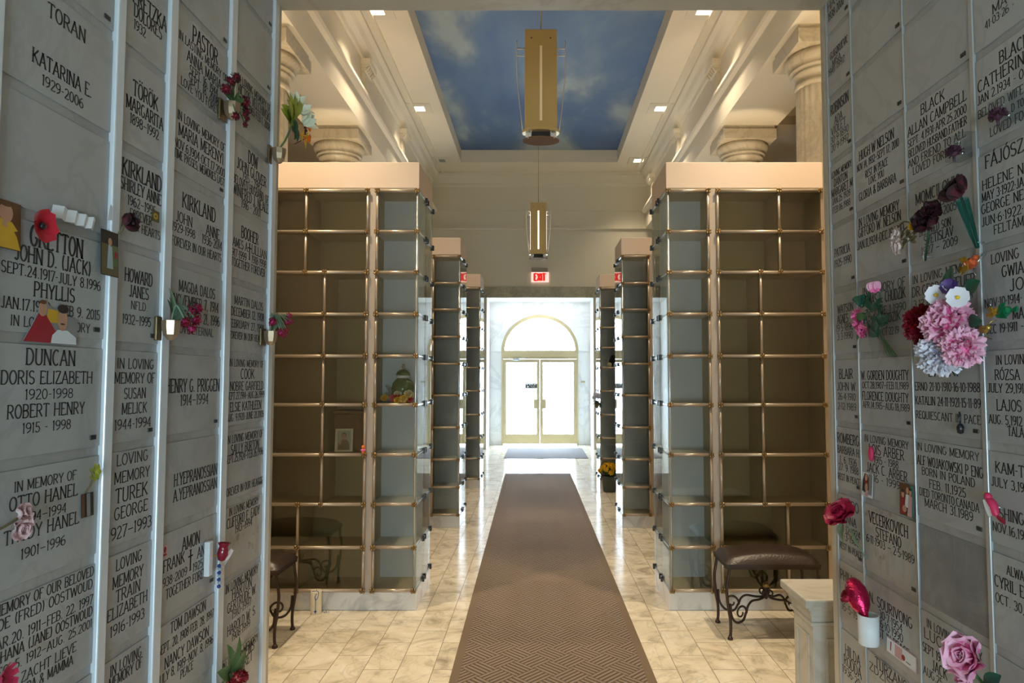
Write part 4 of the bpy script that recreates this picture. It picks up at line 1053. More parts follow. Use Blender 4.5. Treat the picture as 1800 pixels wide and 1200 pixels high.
WHERE = {'L': 'strip-lined wall', 'R': 'pedestal-side wall'}
for col, k, what, tg, style, lines in TILES:
    a, b = COLS[col]
    W = abs(b - a)
    zb = ZB + ZP * k
    top = zb + ZH
    hh = ZH
    if top > 3.28:
        hh = 3.28 - zb
    dark = style == 'dark'
    mb = MB().box((0, 0, -.0038), (W, hh, -.0022 if dark else 0), bev=.0010)
    o = mb.build('niche_plaque', M['tiledark' if dark else 'tilestain' if style == 'stain' else 'tile'], mw=wall_mw(col[0], a, zb))
    lb = 'marble niche plaque ' + what
    if 'wall' not in what:
        lb += ', on the ' + WHERE[col[0]]
    tag(o, lb, 'niche plaque', 'marble niche plaques of the ' + WHERE[col[0]])
    if dark:
        o['label'] = 'blank niche plaque of darker grey marble, slightly sunk, on the pedestal-side wall'
    if lines:
        mb = MB()
        for ln in lines.split(';'):
            t, u0, u1, v, h = ln.split('|')
            lettering(mb, t, float(u0), float(u1), float(v), float(h))
        q = mb.build('lettering', M['ink'], o)
        q['label'] = 'black engraved capitals and dates'
    if tg:
        MB().box((W - .042, .018, 0), (W - .018, .030, .003), bev=.0008).build('number_tag', M['tag'], o)


# ------------------------------------------------------------------ runner, mat
rug = thing('carpet_runner', 'long brown ribbed carpet runner down the middle of the marble aisle', 'carpet', (.055, 6.34, 0), rz=.0098)
MB().box((-.50, -5.24, 0), (.50, 5.20, .009)).build('field', M['carpet'], rug)
mb = MB()
mb.box((-.548, -5.24, 0), (-.50, 5.24, .0085), bev=.002); mb.box((.50, -5.24, 0), (.548, 5.24, .0085), bev=.002); mb.box((-.50, 5.20, 0), (.50, 5.24, .0085), bev=.002)
mb.build('border', M['carpetedge'], rug)
mt = MB().box((-.85, -1.0, 0), (.85, 1.0, .008), bev=.003).build('entrance_mat', M['mat'], loc=(.17, 14.78, 0))
tag(mt, 'flat grey entrance mat on the floor before the bronze doors', 'mat')

# ------------------------------------------------------------------ glass-fronted niche cabinets
ROWS = [.140, .432, .727, 1.069, 1.416, 1.757, 2.052, 2.349, 2.640, 2.933]
CD, CW, HALF = .62, 1.135, .875
XB, XP0, XP1, XE = .022, .300, .368, 1.098        # bay from corner post to the taupe panel, then the broad bank
DIV = [.80, .80, .66, .66, .66, .66, .66, .80, .80]   # upright of each row, from the floor up (rows 0,1 | 2..6 | 7,8)
DIV = [.825, .825, .665, .665, .665, .665, .665, .805, .805]


def rosette_mesh(s):
    mb = MB()
    for a in range(4):
        t = PI / 4 + a * PI / 2
        mb.ball((math.cos(t) * .0125, -.014, math.sin(t) * .0125), (.0098, .008, .0098), n=8, k=5)
    mb.ball((0, -.019, 0), .006, n=6, k=4)
    mb.box((-.011, -.012, -.011), (.011, .002, .011), bev=.003)
    return mb.mesh('rosette', M['brassd'])


ROS = rosette_mesh(1)
CLIP = MB().box((-.006, -.013, -.020), (.012, .013, .020), bev=.003).mesh('clip', M['clip'])
CLIPL = MB().box((-.012, -.013, -.020), (.006, .013, .020), bev=.003).mesh('clip', M['clip'])
cache = {}


def cabinet(s, Y, label):
    """s = -1 / +1: side of the aisle; local x runs away from the aisle, y into the depth"""
    t = thing('glass_niche_cabinet', label, 'cabinet', (CX + s * HALF, Y, 0), 'glass niche cabinets along the aisle')
    X = lambda d: s * d

    def part(name, key, fn, mats, loc=None, parent=t):
        k = (s, name, key)
        if k not in cache:
            cache[k] = fn(MB()).mesh(name, mats)
        return put(name, cache[k], parent, loc)
    part('plinth', 0, lambda m: m.box((X(.0), .012, 0), (X(CW - .01), CD - .012, .125), bev=.003), M['plinth'])
    part('cap', 0, lambda m: m.box((X(.006), .008, 2.955), (X(CW - .008), CD - .008, 3.145), bev=.004), M['cap'])
    H0, H1, YM = .128, 2.95, CD / 2

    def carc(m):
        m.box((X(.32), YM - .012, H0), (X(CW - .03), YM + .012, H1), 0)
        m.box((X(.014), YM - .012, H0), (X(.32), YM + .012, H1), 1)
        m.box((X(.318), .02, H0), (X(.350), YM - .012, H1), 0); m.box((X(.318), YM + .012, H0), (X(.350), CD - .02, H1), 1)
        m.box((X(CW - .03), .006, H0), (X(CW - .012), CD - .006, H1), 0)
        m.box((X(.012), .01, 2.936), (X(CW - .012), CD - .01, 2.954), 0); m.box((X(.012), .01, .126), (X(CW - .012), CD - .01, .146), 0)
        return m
    part('carcass', 0, carc, [M['inner'], M['innerlit']])
    part('pilaster', 0, lambda m: m.box((X(XP0 + .006), .004, H0), (X(XP1 - .006), .02, H1), bev=.002), M['pilaster'])
    for i in range(1, 9):
        z = ROWS[i]
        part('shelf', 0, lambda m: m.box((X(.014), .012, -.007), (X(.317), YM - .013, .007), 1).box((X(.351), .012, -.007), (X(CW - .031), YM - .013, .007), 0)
             .box((X(.014), YM + .013, -.007), (X(.317), CD - .012, .007), 1).box((X(.351), YM + .013, -.007), (X(CW - .031), CD - .012, .007), 0), [M['inner'], M['innerlit']], (0, 0, z))
    for i in range(9):
        h = ROWS[i + 1] - ROWS[i]
        d = DIV[i]
        z = ROWS[i]
        key = (round(h, 4), d)
        part('divider', key, lambda m: m.box((X(d - .007), .012, .008), (X(d + .007), YM - .013, h - .008)), M['inner'], (0, 0, z))
        part('glass_pane', ('bay', key), lambda m: m.box((X(XB), .002, .012), (X(XP0 - .004), .007, h - .012)), M['gbay'], (0, 0, z))
        part('glass_pane', ('b1', key), lambda m: m.box((X(XP1 + .004), .002, .012), (X(d - .008), .007, h - .012)), M['gfront'], (0, 0, z))
        part('glass_pane', ('b2', key), lambda m: m.box((X(d + .008), .002, .012), (X(XE), .007, h - .012)), M['gfront'], (0, 0, z))
        for y0, y1, q in ((.010, YM - .004, 0), (YM + .004, CD - .010, 1)):
            part('glass_pane', ('s%d' % q, key), lambda m: m.box((X(.002), y0, .006), (X(.007), y1, h - .006)), M['gside'], (0, 0, z))
        part('glass_pane', ('rear', key), lambda m: m.box((X(.016), CD - .007, .012), (X(CW - .02), CD - .002, h - .012)), M['gfront'], (0, 0, z))
        # uprights
        for xx, nm in ((XP0, 0), (XP1, 1), (d, 2)):
            part('mullion', (nm, key), lambda m: m.tube([(X(xx), -.004, .012), (X(xx), -.004, h - .012)], .0105, n=10), M['brass'], (0, 0, z))
    part('corner_post', 0, lambda m: m.tube([(X(.016), -.001, H0), (X(.016), -.001, H1)], .0075, n=10), M['chrome'])
    part('corner_post', 1, lambda m: m.tube([(X(.014), CD + .001, H0), (X(.014), CD + .001, H1)], .0075, n=10), M['chrome'])
    part('end_post', 0, lambda m: m.box((X(XE + .004), -.004, H0), (X(CW - .006), .01, H1), bev=.002), M['brass'])
    for i, z in enumerate(ROWS):
        part('rail', 'bay', lambda m: m.tube([(X(.02), -.006, 0), (X(XP0), -.006, 0)], .0118, n=10), M['brass'], (0, 0, z))
        part('rail', 'bank', lambda m: m.tube([(X(XP1), -.006, 0), (X(XE + .006), -.006, 0)], .0118, n=10), M['brass'], (0, 0, z))
        part('rail', 'rear', lambda m: m.tube([(X(.014), CD + .005, 0), (X(CW - .02), CD + .005, 0)], .0095, n=8), M['brass'], (0, 0, z))
        part('side_rail', 0, lambda m: m.box((X(-.002), .004, -.0045), (X(.010), CD - .004, .0045)), M['chrome'], (0, 0, z))
        xs = {.016, XP0, XP1, XE}
        if i < 9:
            xs.add(DIV[i])
        if i > 0:
            xs.add(DIV[i - 1])
        for xx in sorted(xs):
            put('rosette', ROS, t, (X(xx), -.004, z))
        for yy in (YM - .035, YM + .035, CD - .01):
            put('clip', CLIP if s < 0 else CLIPL, t, (0, yy, z))
    return t


CY = (4.80, 7.42, 10.04)
WORDS = {(-1, 0): 'glass niche cabinet holding the olive urn and the framed portrait',
         (1, 0): 'glass niche cabinet with empty niches, behind the brown leather bench and marble pedestal',
         (-1, 1): 'glass niche cabinet behind the one holding the olive urn',
         (1, 1): 'glass niche cabinet between the bench and the yellow chrysanthemums',
         (-1, 2): 'glass niche cabinet farther down the aisle, third on the side with the olive urn',
         (1, 2): 'glass niche cabinet farther down the aisle, behind the pot of yellow chrysanthemums'}
for i, y in enumerate(CY):
    for s in (-1, 1):
        cabinet(s, y, WORDS[(s, i)])

# ------------------------------------------------------------------ things kept in the niches
XL1 = CX - HALF                 # corner of the first cabinet with the urn
u = thing('urn', 'lidded olive green ceramic urn with a pale band, inside the glass cabinet', 'urn', (XL1 - .145, 5.0, 1.424))
MB().lathe([(.045, 0), (.05, .006), (.062, .03), (.078, .075), (.082, .105), (.076, .14), (.056, .165), (.044, .175), (.042, .18)], n=28).build('body', M['urn'], u)
MB().lathe([(.046, .178), (.049, .182), (.047, .187), (.044, .190), (.047, .194), (.047, .198)], n=28).build('neck_band', M['urnw'], u)
ld = MB().lathe([(.050, .199), (.052, .203), (.044, .222), (.028, .236), (.012, .243), (.0, .244)], n=28).build('lid', M['urn'], u)
MB().lathe([(.006, .243), (.005, .252), (.010, .262), (.008, .275), (.004, .282), (0, .283)], n=12).build('finial', M['twig'], ld)
tw = MB()
tw.tube(catmull([(0, 0, 0), (-.012, .0, .04), (-.028, .002, .075), (-.05, .004, .115)]), [.008] * 10 + [.006] * 9, n=6)
tw.tube(catmull([(-.02, 0, .06), (-.012, -.004, .085), (-.014, -.006, .10)]), .004, n=5)
tag(tw.build('driftwood_stick', M['twig'], loc=(XL1 - .215, 4.98, 1.436)), 'pale piece of driftwood leaning beside the olive green urn', 'driftwood')


def petal(mb, base, d, nrm, L, W, curl=.4, cup=.2, m=0, m2=None, rows=4, ruff=0., tip=1., rnd=R):
    """a curved petal from base along d, bending towards nrm"""
    d = Vector(d).normalized(); nrm = Vector(nrm); nrm = (nrm - d * nrm.dot(d)).normalized(); w = d.cross(nrm)
    P = []
    p = Vector(base)
    for i in range(rows + 1):
        t = i / rows
        a = curl * t
        wd = W * (math.sin(PI * (.12 + .62 * t)) if tip >= 1 else math.sin(PI * (.1 + .9 * t)) * (1 - .0 * t))
        row = []
        for j in (-1, -.5, 0, .5, 1):
            q = p + w * (j * wd / 2) + nrm * (cup * W * (j * j) * .5)
            if ruff and i >= rows - 1:
                q = q + d * rnd.uniform(-ruff, ruff) * L + nrm * rnd.uniform(-ruff, ruff) * L
            row.append(q)
        P.append(row)
        p = p + (d * math.cos(a) + nrm * math.sin(a)) * (L / rows)
    mb.grid(P, m, True, (lambda i, j: m2 if (i >= rows - 1 or j in (0, 3) and i > 0) and m2 is not None else m))


def leaf(mb, base, d, nrm, L, W, m=0, curl=-.5, fold=.25):
    d = Vector(d).normalized(); nrm = Vector(nrm); nrm = (nrm - d * nrm.dot(d)).normalized(); w = d.cross(nrm)
    P = []; p = Vector(base)
    for i in range(7):
        t = i / 6
        wd = W * math.sin(PI * min(1, t * .97 + .02)) ** .8
        P.append([p + w * (j * wd / 2) + nrm * (fold * abs(j) * wd / 2) for j in (-1, -.5, 0, .5, 1)])
        a = curl * t
        p = p + (d * math.cos(a) + nrm * math.sin(a)) * (L / 6)
    mb.grid(P, m)


def axes(ax):
    d, u_, w_ = frame_of(ax)
    return d, u_, w_


def rose(mb, c, ax, r, m=0, m2=None, layers=5, opening=1.):
    d, u_, w_ = axes(ax)
    c = Vector(c)
    for l in range(layers):
        n = (3, 3, 4, 5, 5, 6)[l]
        f = (l + 1) / layers
        til = (.12 + .95 * f * opening)
        for k in range(n):
            a = 2 * PI * k / n + l * .7 + R.uniform(-.15, .15)
            rad = u_ * math.cos(a) + w_ * math.sin(a)
            dr = d * math.cos(til) + rad * math.sin(til)
            petal(mb, c + rad * r * .06 * l - d * r * .35, dr, -rad if l < 2 else rad * .4 + d * .2 if l > 3 else d - rad * .6, r * (.75 + .45 * f), r * (.55 + .75 * f), curl=-.5 if l > 2 else .5, cup=.30, m=m, m2=m2)
    mb.ball(c - d * r * .3, r * .28, m, n=8, k=5)


def carnation(mb, c, ax, r, m=0, m2=1, dense=1.):
    d, u_, w_ = axes(ax)
    c = Vector(c)
    for l in range(6):
        n = int((5, 10, 15, 20, 24, 26)[l] * dense)
        til = .08 + l * .30
        for k in range(n):
            a = 2 * PI * k / n + l * .5 + R.uniform(-.2, .2)
            rad = u_ * math.cos(a) + w_ * math.sin(a)
            tt = til + R.uniform(-.1, .1)
            dr = d * math.cos(tt) + rad * math.sin(tt)
            petal(mb, c - d * r * .35 + dr * r * .15, dr, d * math.sin(tt) - rad * math.cos(tt) if k % 2 else rad * math.cos(tt) - d * math.sin(tt), r * R.uniform(.80, 1.0), r * .40, curl=.5, cup=.35, m=m, m2=m2, rows=4, ruff=.11)
    mb.ball(c - d * r * .2, r * .55, m, n=10, k=6)


def daisy(mb, c, ax, r, n=12, m=0, mc=1, lift=.25):
    d, u_, w_ = axes(ax)
    c = Vector(c)
    for k in range(n):
        a = 2 * PI * k / n
        rad = u_ * math.cos(a) + w_ * math.sin(a)
        petal(mb, c, rad + d * lift, d, r, r * (2.6 / n + .12), curl=.2, cup=.15, m=m, rows=3)
    mb.ball(c + d * r * .08, r * .22, mc, n=8, k=5)


# silk roses laid round the urn, each its own
for i, (dx, dy, dz, r, c, c2, word) in enumerate((
        (-.255, 4.865, 1.452, .022, 'yellowd', 'yellow', 'amber'), (-.185, 4.862, 1.448, .026, 'salmon', 'red', 'coral red'), (-.150, 4.868, 1.452, .024, 'salmon', 'red', 'coral red'),
        (-.165, 4.885, 1.478, .024, 'creamd', 'cream', 'greenish cream'), (-.157, 4.835, 1.438, .020, 'yellowd', 'yellow', 'amber'), (-.115, 4.845, 1.444, .026, 'cream', 'yellow', 'pale yellow'),
        (-.085, 4.872, 1.480, .027, 'yellow', 'cream', 'golden yellow'), (-.066, 4.874, 1.466, .020, 'cream', 'creamd', 'pale cream'), (-.072, 4.852, 1.440, .020, 'crim', 'red', 'rose red'))):
    mb = MB()
    rose(mb, (0, 0, 0), (0, -.8, .6), r, 0, 1, layers=4)
    mb.lathe([(.003, -.028), (.006, -.012), (.010, -.004)], (0, .008, 0), 8, 2, axis=(0, -.3, 1))
    o = mb.build('silk_rose', [M[c], M[c2], M['leaf']], loc=(XL1 + dx, dy + .026, dz + .010))
    tag(o, 'small %s silk rose by the olive urn, %s' % (word, ('at the niche corner by the taupe panel', 'first of the coral pair', 'second of the coral pair', 'behind the coral pair', 'in front below the coral pair', 'lowest at the middle', 'highest of the heap', 'by the glass corner', 'in front by the rail')[i]), 'silk flower', 'silk roses round the urn')
bx = thing('wooden_box', 'dark walnut urn box standing behind the framed portrait in the glass cabinet', 'box', (XL1 - .505, 5.0, 1.0765))
MB().box((-.115, -.085, 0), (.115, .075, .27), bev=.004).build('body', M['wood'], bx)
MB().box((-.12, -.09, .27), (.12, .08, .292), bev=.005).build('lid', M['wood'], bx)
MB().box((-.075, -.088, .17), (.075, -.085, .24), bev=.001).build('front_panel', M['wood'], bx)


def person_print(mb, x, y, h, skin, hair, cloth, z=.001, m_skin=0):
    """a small printed head-and-shoulders shape"""
    e = lambda cx, cy, rx, ry, n=14: [(cx + rx * math.cos(2 * PI * i / n), cy + ry * math.sin(2 * PI * i / n)) for i in range(n)]
    mb.prism([(x - .32 * h, y), (x - .30 * h, y + .36 * h), (x - .20 * h, y + .52 * h), (x - .07 * h, y + .60 * h), (x + .07 * h, y + .60 * h), (x + .20 * h, y + .52 * h), (x + .30 * h, y + .36 * h), (x + .32 * h, y)], z, z + .0003, cloth)
    mb.prism([(x - .05 * h, y + .56 * h), (x + .05 * h, y + .56 * h), (x + .05 * h, y + .68 * h), (x - .05 * h, y + .68 * h)], z + .0002, z + .0005, skin)
    mb.prism(e(x, y + .82 * h, .125 * h, .165 * h), z, z + .0006, hair)
    mb.prism(e(x, y + .785 * h, .105 * h, .135 * h), z + .0003, z + .0008, skin)


ph = thing('framed_photograph', 'white bordered portrait of a person in a dark shirt leaning on the walnut box', 'photograph', (XL1 - .535, 4.868, 1.081))
ph.rotation_euler = (PI / 2 - .16, 0, .12)
MB().box((-.062, 0, -.004), (.062, .165, 0), bev=.001).build('print_border', M['paper'], ph)
mb = MB().box((-.046, .014, 0), (.046, .150, .0006), 0)
person_print(mb, 0, .014, .125, 1, 2, 3, .0007)
mb.prism([(-.035, .05), (-.022, .05), (-.010, .085), (-.016, .09), (-.03, .07)], .0012, .0016, 1)
mb.build('portrait', [M['phsky'], M['phskin'], M['phdark'], M['pholive']], ph)
fg = thing('small_figurine', 'tiny orange and pink figurine perched on the cabinet rail by the taupe panel', 'figurine', (XL1 - XP1 - .006, 4.782, 1.077))
MB().ball((0, 0, .014), (.014, .012, .014)).build('body', M['orange'], fg)
MB().lathe([(.016, .021), (.019, .026), (.016, .032)], n=14).build('sash', M['pink'], fg)
MB().ball((0, 0, .046), (.013, .012, .015)).build('head', M['orange'], fg)
# the farther cabinet across the aisle
XR3 = CX + HALF
jr = thing('dark_jar', 'dark lidded jar in a niche of the cabinet above the yellow chrysanthemums', 'jar', (XR3 + .22, 10.17, 1.765))
MB().lathe([(.05, 0), (.07, .04), (.072, .10), (.05, .14), (.04, .15)], n=20).build('body', M['black'], jr)
MB().lathe([(.046, .15), (.048, .16), (.02, .18), (0, .185)], n=20).build('lid', M['black'], jr)
pf = MB().box((-.045, -.004, 0), (.045, .004, .14), 0, bev=.001).box((-.034, -.0055, .02), (.034, -.004, .12), 1).build('picture_frame', [M['brass'], M['phgrey']], loc=(XR3 + .09, 10.10, 1.765))
tag(pf, 'small standing picture in a bronze frame beside the dark jar', 'picture frame')
pb = MB().ball((0, 0, .036), .036).lathe([(.02, 0), (.02, .006)], n=10).build('pale_ball', M['cream'], loc=(XR3 + .150, 10.085, 1.765))
tag(pb, 'pale yellow ball ornament before the dark jar', 'ornament')

# pot of chrysanthemums on the floor
pt = thing('potted_chrysanthemum', 'pot of bright yellow chrysanthemums on the floor by the farther cabinet', 'potted plant', (1.02, 9.78, 0))
MB().lathe([(.085, 0), (.09, .01), (.115, .20), (.125, .205), (.125, .225), (.112, .225), (.105, .19), (0, .19)], n=24).build('pot', M['pot'], pt)
mb = MB()
for i in range(70):
    a, e = R.uniform(0, 2 * PI), R.uniform(.0, 1.3)
    d = V(math.cos(a) * math.cos(e), math.sin(a) * math.cos(e), math.sin(e))
    leaf(mb, V(0, 0, .21) + d * R.uniform(.06, .14), d + V(0, 0, .2), V(0, 0, 1), .07, .035)
fo = mb.build('foliage', M['leafd'], pt); fo['kind'] = 'stuff'
for i in range(20):
    a, e = i * 2.4, .25 + 1.1 * (i / 20)
    d = V(math.cos(a) * math.cos(e), math.sin(a) * math.cos(e), math.sin(e))
    mb = MB()
    carnation(mb, (0, 0, 0), d, .036, 0, 1, .6)
    mb.tube([d * -.01, d * -.10], .003, 2, 5)
    mb.build('bloom', [M['yellow'], M['yellow'], M['stem']], pt, loc=V(0, 0, .23) + d * .16)

# vase with white flowers fixed to the farther cabinet
vw = thing('wall_vase', 'small vase of white flowers fixed to the far cabinet corner beside the aisle', 'vase', (XR3 - .004, 10.02, 1.235))
MB().lathe([(.014, -.07), (.022, -.03), (.026, .02), (.028, .04)], (-.035, 0, 0), 12).box((-.012, -.012, -.04), (0, .012, .0)).build('vase', M['vaseb'], vw)
for i in range(5):
    mb = MB(); carnation(mb, (0, 0, 0), (R.uniform(-1, .3), -1, .5), .034, 0, 0, .5)
    mb.build('bloom', M['whitep'], vw, loc=(-.035 + R.uniform(-.05, .03), R.uniform(-.06, .0), .10 + R.uniform(-.03, .05)))
mb = MB()
for i in range(9):
    a = R.uniform(0, 6.28)
    leaf(mb, (-.035, 0, .03), (math.cos(a), math.sin(a) - .4, R.uniform(-.9, .8)), (0, 0, 1), .12, .04)
mb.build('leaves', M['leafd'], vw)

# ------------------------------------------------------------------ candle
cd = thing('pillar_candle', 'ivory pillar candle with a blue rosary, on the floor before the cabinet plinth', 'candle', (-1.513, 4.755, 0))
MB().lathe([(.036, 0), (.037, .004), (.037, .148), (.034, .154), (.028, .152), (.0, .148)], n=28).build('wax', M['wax'], cd)
MB().tube([(0, 0, .147), (.001, 0, .162)], .0015, n=5).build('wick', M['black'], cd)
mb = MB()
path = [(-.022, -.02, .155), (-.005, -.028, .158), (.012, -.026, .157), (.022, -.027, .150), (.024, -.030, .135), (.020, -.034, .115), (.010, -.038, .102), (.004, -.039, .112), (.004, -.038, .125), (.012, -.036, .14)]
for p in catmull(path, 3):
    mb.ball(p, .0030, n=6, k=4)
for i in range(12):
    mb.ball((.008, -.0395, .10 - i * .006), .0028, n=6, k=4)
mb.box((.005, -.042, .012), (.011, -.0385, .034)); mb.box((-.001, -.042, .022), (.017, -.0385, .027))
mb.build('rosary', M['blue'], cd)
st = MB()
st.lathe([(.010, 0), (.011, .006), (.008, .010)], n=10)
st.tube(catmull([(.0, 0, .008), (.01, -.004, .016), (.02, -.006, .012), (.028, -.004, .004)], 3), .003, n=5)
tag(st.build('metal_trinket', M['chrome'], loc=(-1.452, 4.765, 0)), 'tiny silvery trinket lying beside the ivory candle', 'trinket')


# ------------------------------------------------------------------ benches
def spiral(c, r0, r1, a0, turns, n=22):
    return [(c[0] + (r0 + (r1 - r0) * i / n) * math.cos(a0 + turns * 2 * PI * i / n), c[1] + (r0 + (r1 - r0) * i / n) * math.sin(a0 + turns * 2 * PI * i / n)) for i in range(n + 1)]


def bench(loc, label, rz=0.):
    b = thing('wrought_iron_bench', label, 'bench', loc, 'iron benches with leather seats', rz=rz)
    L, D, HS = .58, .33, .445
    # cushion: arched along its length, rounded edges
    n, k = 24, 14
    P = []
    for i in range(n + 1):
        x = -L / 2 + L * i / n
        row = []
        for j in range(k + 1):
            y = -D / 2 + D * j / k
            ex = 1 - abs(2 * x / L) ** 6
            ey = 1 - abs(2 * y / D) ** 4
            row.append((x * 1.0, y, HS + .012 + (.045 + .022 * math.cos(PI * x / L)) * (max(ex, 0) ** .35) * (max(ey, 0) ** .45)))
        P.append(row)
    mb = MB().grid(P)
    mb.box((-L / 2, -D / 2, HS - .002), (L / 2, D / 2, HS + .013))
    mb.build('seat', M['leather'], b)
    mb = MB()
    for y in (-D / 2 + .01, D / 2 - .01):
        mb.box((-L / 2 + .005, y - .008, HS - .018), (L / 2 - .005, y + .008, HS - .002))
    for x in (-L / 2 + .01, L / 2 - .01):
        mb.box((x - .008, -D / 2 + .005, HS - .018), (x + .008, D / 2 - .005, HS - .002))
    mb.build('seat_frame', M['iron'], b)
    ctr = V(0, 0, .155)
    for sx in (-1, 1):
        for sy in (-1, 1):
            mb = MB()
            px, py = sx * (L / 2 - .02), sy * (D / 2 - .018)
            leg = catmull([(px, py, HS - .01), (px + sx * .008, py, .38), (px + sx * .020, py, .30), (px + sx * .012, py, .20), (px, py, .12), (px - sx * .002, py, .06), (px + sx * .002, py, .012)], 5)
            mb.tube(leg, .0095, n=8)
            mb.lathe([(.012, 0), (.017, .003), (.017, .010), (.013, .016), (.009, .022)], (px + sx * .002, py, 0), 12)
            mb.build('leg', M['iron'], b)
            # stretcher: C-scroll from the leg, then a sweep to the centre knot
            mb = MB()
            hx = V(-px, -py, 0).normalized()
            at = lambda q: V(px, py, 0) + hx * q[0] + V(0, 0, q[1])
            scr = [at(q) for q in ((.004, .215), (.012, .14), (.05, .095), (.105, .098), (.135, .145))]
            mb.tube(catmull(scr, 6), .0075, n=7)
            mb.tube([at(q) for q in spiral((.090, .148), .047, .014, -.2, 1.05)], [.0075 - .0025 * i / 22 for i in range(23)], n=7)
            d = V(px, py, 0).length
            mb.tube(catmull([at((.135, .140)), at((.150, .180)), at((.185, .205)), at((d * .80, .205)), at((d * .94, .215)), at((d, .250))], 6), .007, n=7)
            mb.build('stretcher', M['iron'], b)
    mb = MB()
    mb.ball((0, 0, .285), .020, 1, 12, 8)
    for a in range(4):
        t = PI / 4 + a * PI / 2
        c = V(math.cos(t) * .028, math.sin(t) * .028, .242)
        mb.tube([c + V(math.cos(t) * .017 * math.cos(q * PI / 8), math.sin(t) * .017 * math.cos(q * PI / 8), .017 * math.sin(q * PI / 8)) for q in range(16)], .0055, n=6, closed=True)
    mb.lathe([(.008, .20), (.012, .21), (.010, .26), (.014, .268)], n=10)
    mb.build('finial', [M['iron'], M['brassd']], b)
    return b


bench((1.455, 4.43, 0), 'iron bench with brown leather seat and scrolled stretchers, standing behind the marble pedestal')
bench((-1.835, 4.30, 0), 'iron bench with brown leather seat, mostly hidden by the strip-lined niche wall')

# ------------------------------------------------------------------ marble pedestal
pd = thing('marble_pedestal', 'square marble pedestal with moulded top beside the engraved niche wall', 'pedestal', (1.535, 3.36, 0))
MB().box((-.305, -.17, .545), (.305, .17, .585), bev=.008).build('top', M['pedm'], pd)
mb = MB()
S = lambda e, z0, z1: mb.box((-.305 + e, -.17 + e, z0), (.305 - e, .17 - e, z1), bev=.004)
S(.018, .53, .546); S(.03, .505, .531); S(.042, .47, .506); S(.034, .455, .471); S(.05, .0, .456)
S(.03, 0, .05)
mb.build('body', M['pedm'], pd)
mb = MB()
for (x0, x1, z0, z1) in ((-.20, .20, .38, .395), (-.20, .20, .08, .095), (-.20, -.185, .095, .38), (.185, .20, .095, .38)):
    mb.box((x0, -.126, z0), (x1, -.119, z1), bev=.002)
for (y0, y1, z0, z1) in ((-.075, .075, .38, .395), (-.075, .075, .08, .095), (-.075, -.06, .095, .38), (.06, .075, .095, .38)):
    mb.box((-.261, y0, z0), (-.254, y1, z1), bev=.002)
mb.build('panel_moulding', M['pedm'], pd)


# ------------------------------------------------------------------ hanging lamps
def pendant(loc, label, lit):
    t = thing('pendant_lamp', label, 'lamp', loc, 'hanging brass lamps')
    w, h = .142, .90
    mb = MB()
    mb.box((-w, -.07, 0), (w, .07, h), bev=.003)
    sh = mb.build('shade', M['lamp'], t)
    sl = M['slot'] if lit else M['slotdim']
    for y in (-.0715, .0715):
        MB().box((-.011, y - .001, .07), (.011, y + .001, h - .15)).build('slot', sl, sh)
    for x in (-w - .0015, w + .0015):
        MB().box((x - .001, -.011, .07), (x + .001, .011, h - .15)).build('slot', sl, sh)
    mb = MB()
    for x in (-.085, .085):
        mb.ball((x, -.072, h - .08), (.007, .004, .007), n=8, k=4)
    mb.build('screws', M['lampd'], sh)
    ell = [(1.18 * w * math.cos(2 * PI * i / 28), .115 * math.sin(2 * PI * i / 28)) for i in range(28)]
    MB().prism(ell, -.022, 0).build('upper_plate', M['lamp'], t)
    MB().prism([(p[0] * .98, p[1] * .98) for p in ell], -.094, -.082).build('lower_plate', M['lampu'], t)
    mb = MB().box((-.085, -.05, -.082), (.085, .05, -.022))
    for i in range(15):
        mb.box((-.083 + i * .0115, -.054, -.082), (-.078 + i * .0115, .054, -.022))
    mb.build('grille', M['lampd'], t)
    mb = MB()
    for s in (-1, 1):
        mb.box((s * .09, -.04, -.080), (s * .135, .04, -.026), bev=.004)
    mb.build('lamp_housing', M['white'], t)
    mb = MB()
    for s in (-1, 1):
        mb.tube([(s * .115, -.085, -.095), (s * .115, -.085, -.01)], .004, n=6)
    MBs = mb.build('stay', M['wire'], t)
    for s in (-1, 1):
        mb = MB()
        mb.tube([(s * w, 0, h - .145), (s * .225, 0, h - .145)], .005, n=6)
        mb.tube([(s * w, 0, h - .21), (s * .225, 0, h - .21)], .005, n=6)
        mb.tube(catmull([(s * .218, 0, h - .07), (s * .219, 0, h - .2), (s * .212, 0, h * .5), (s * .165, 0, .0)], 8), .004, n=6)
        mb.build('bow', M['wire'], t)
    MB().tube([(0, 0, h), (0, 0, CEIL + .27 - loc[2])], .006, n=8).build('rod', M['bronzed'], t)
    MB().lathe([(.06, -.05), (.065, -.03), (.065, 0)], (0, 0, CEIL + .27 - loc[2]), 20).build('ceiling_rose', M['bronzed'], t)
    return t


pendant((.03, 6.0, 3.81), 'brass box pendant lamp with unlit slot, hanging nearer before the painted sky panel', False)
pendant((.015, 12.0, 3.81), 'pendant lamp with white lit slots, hanging above the EXIT sign', True)

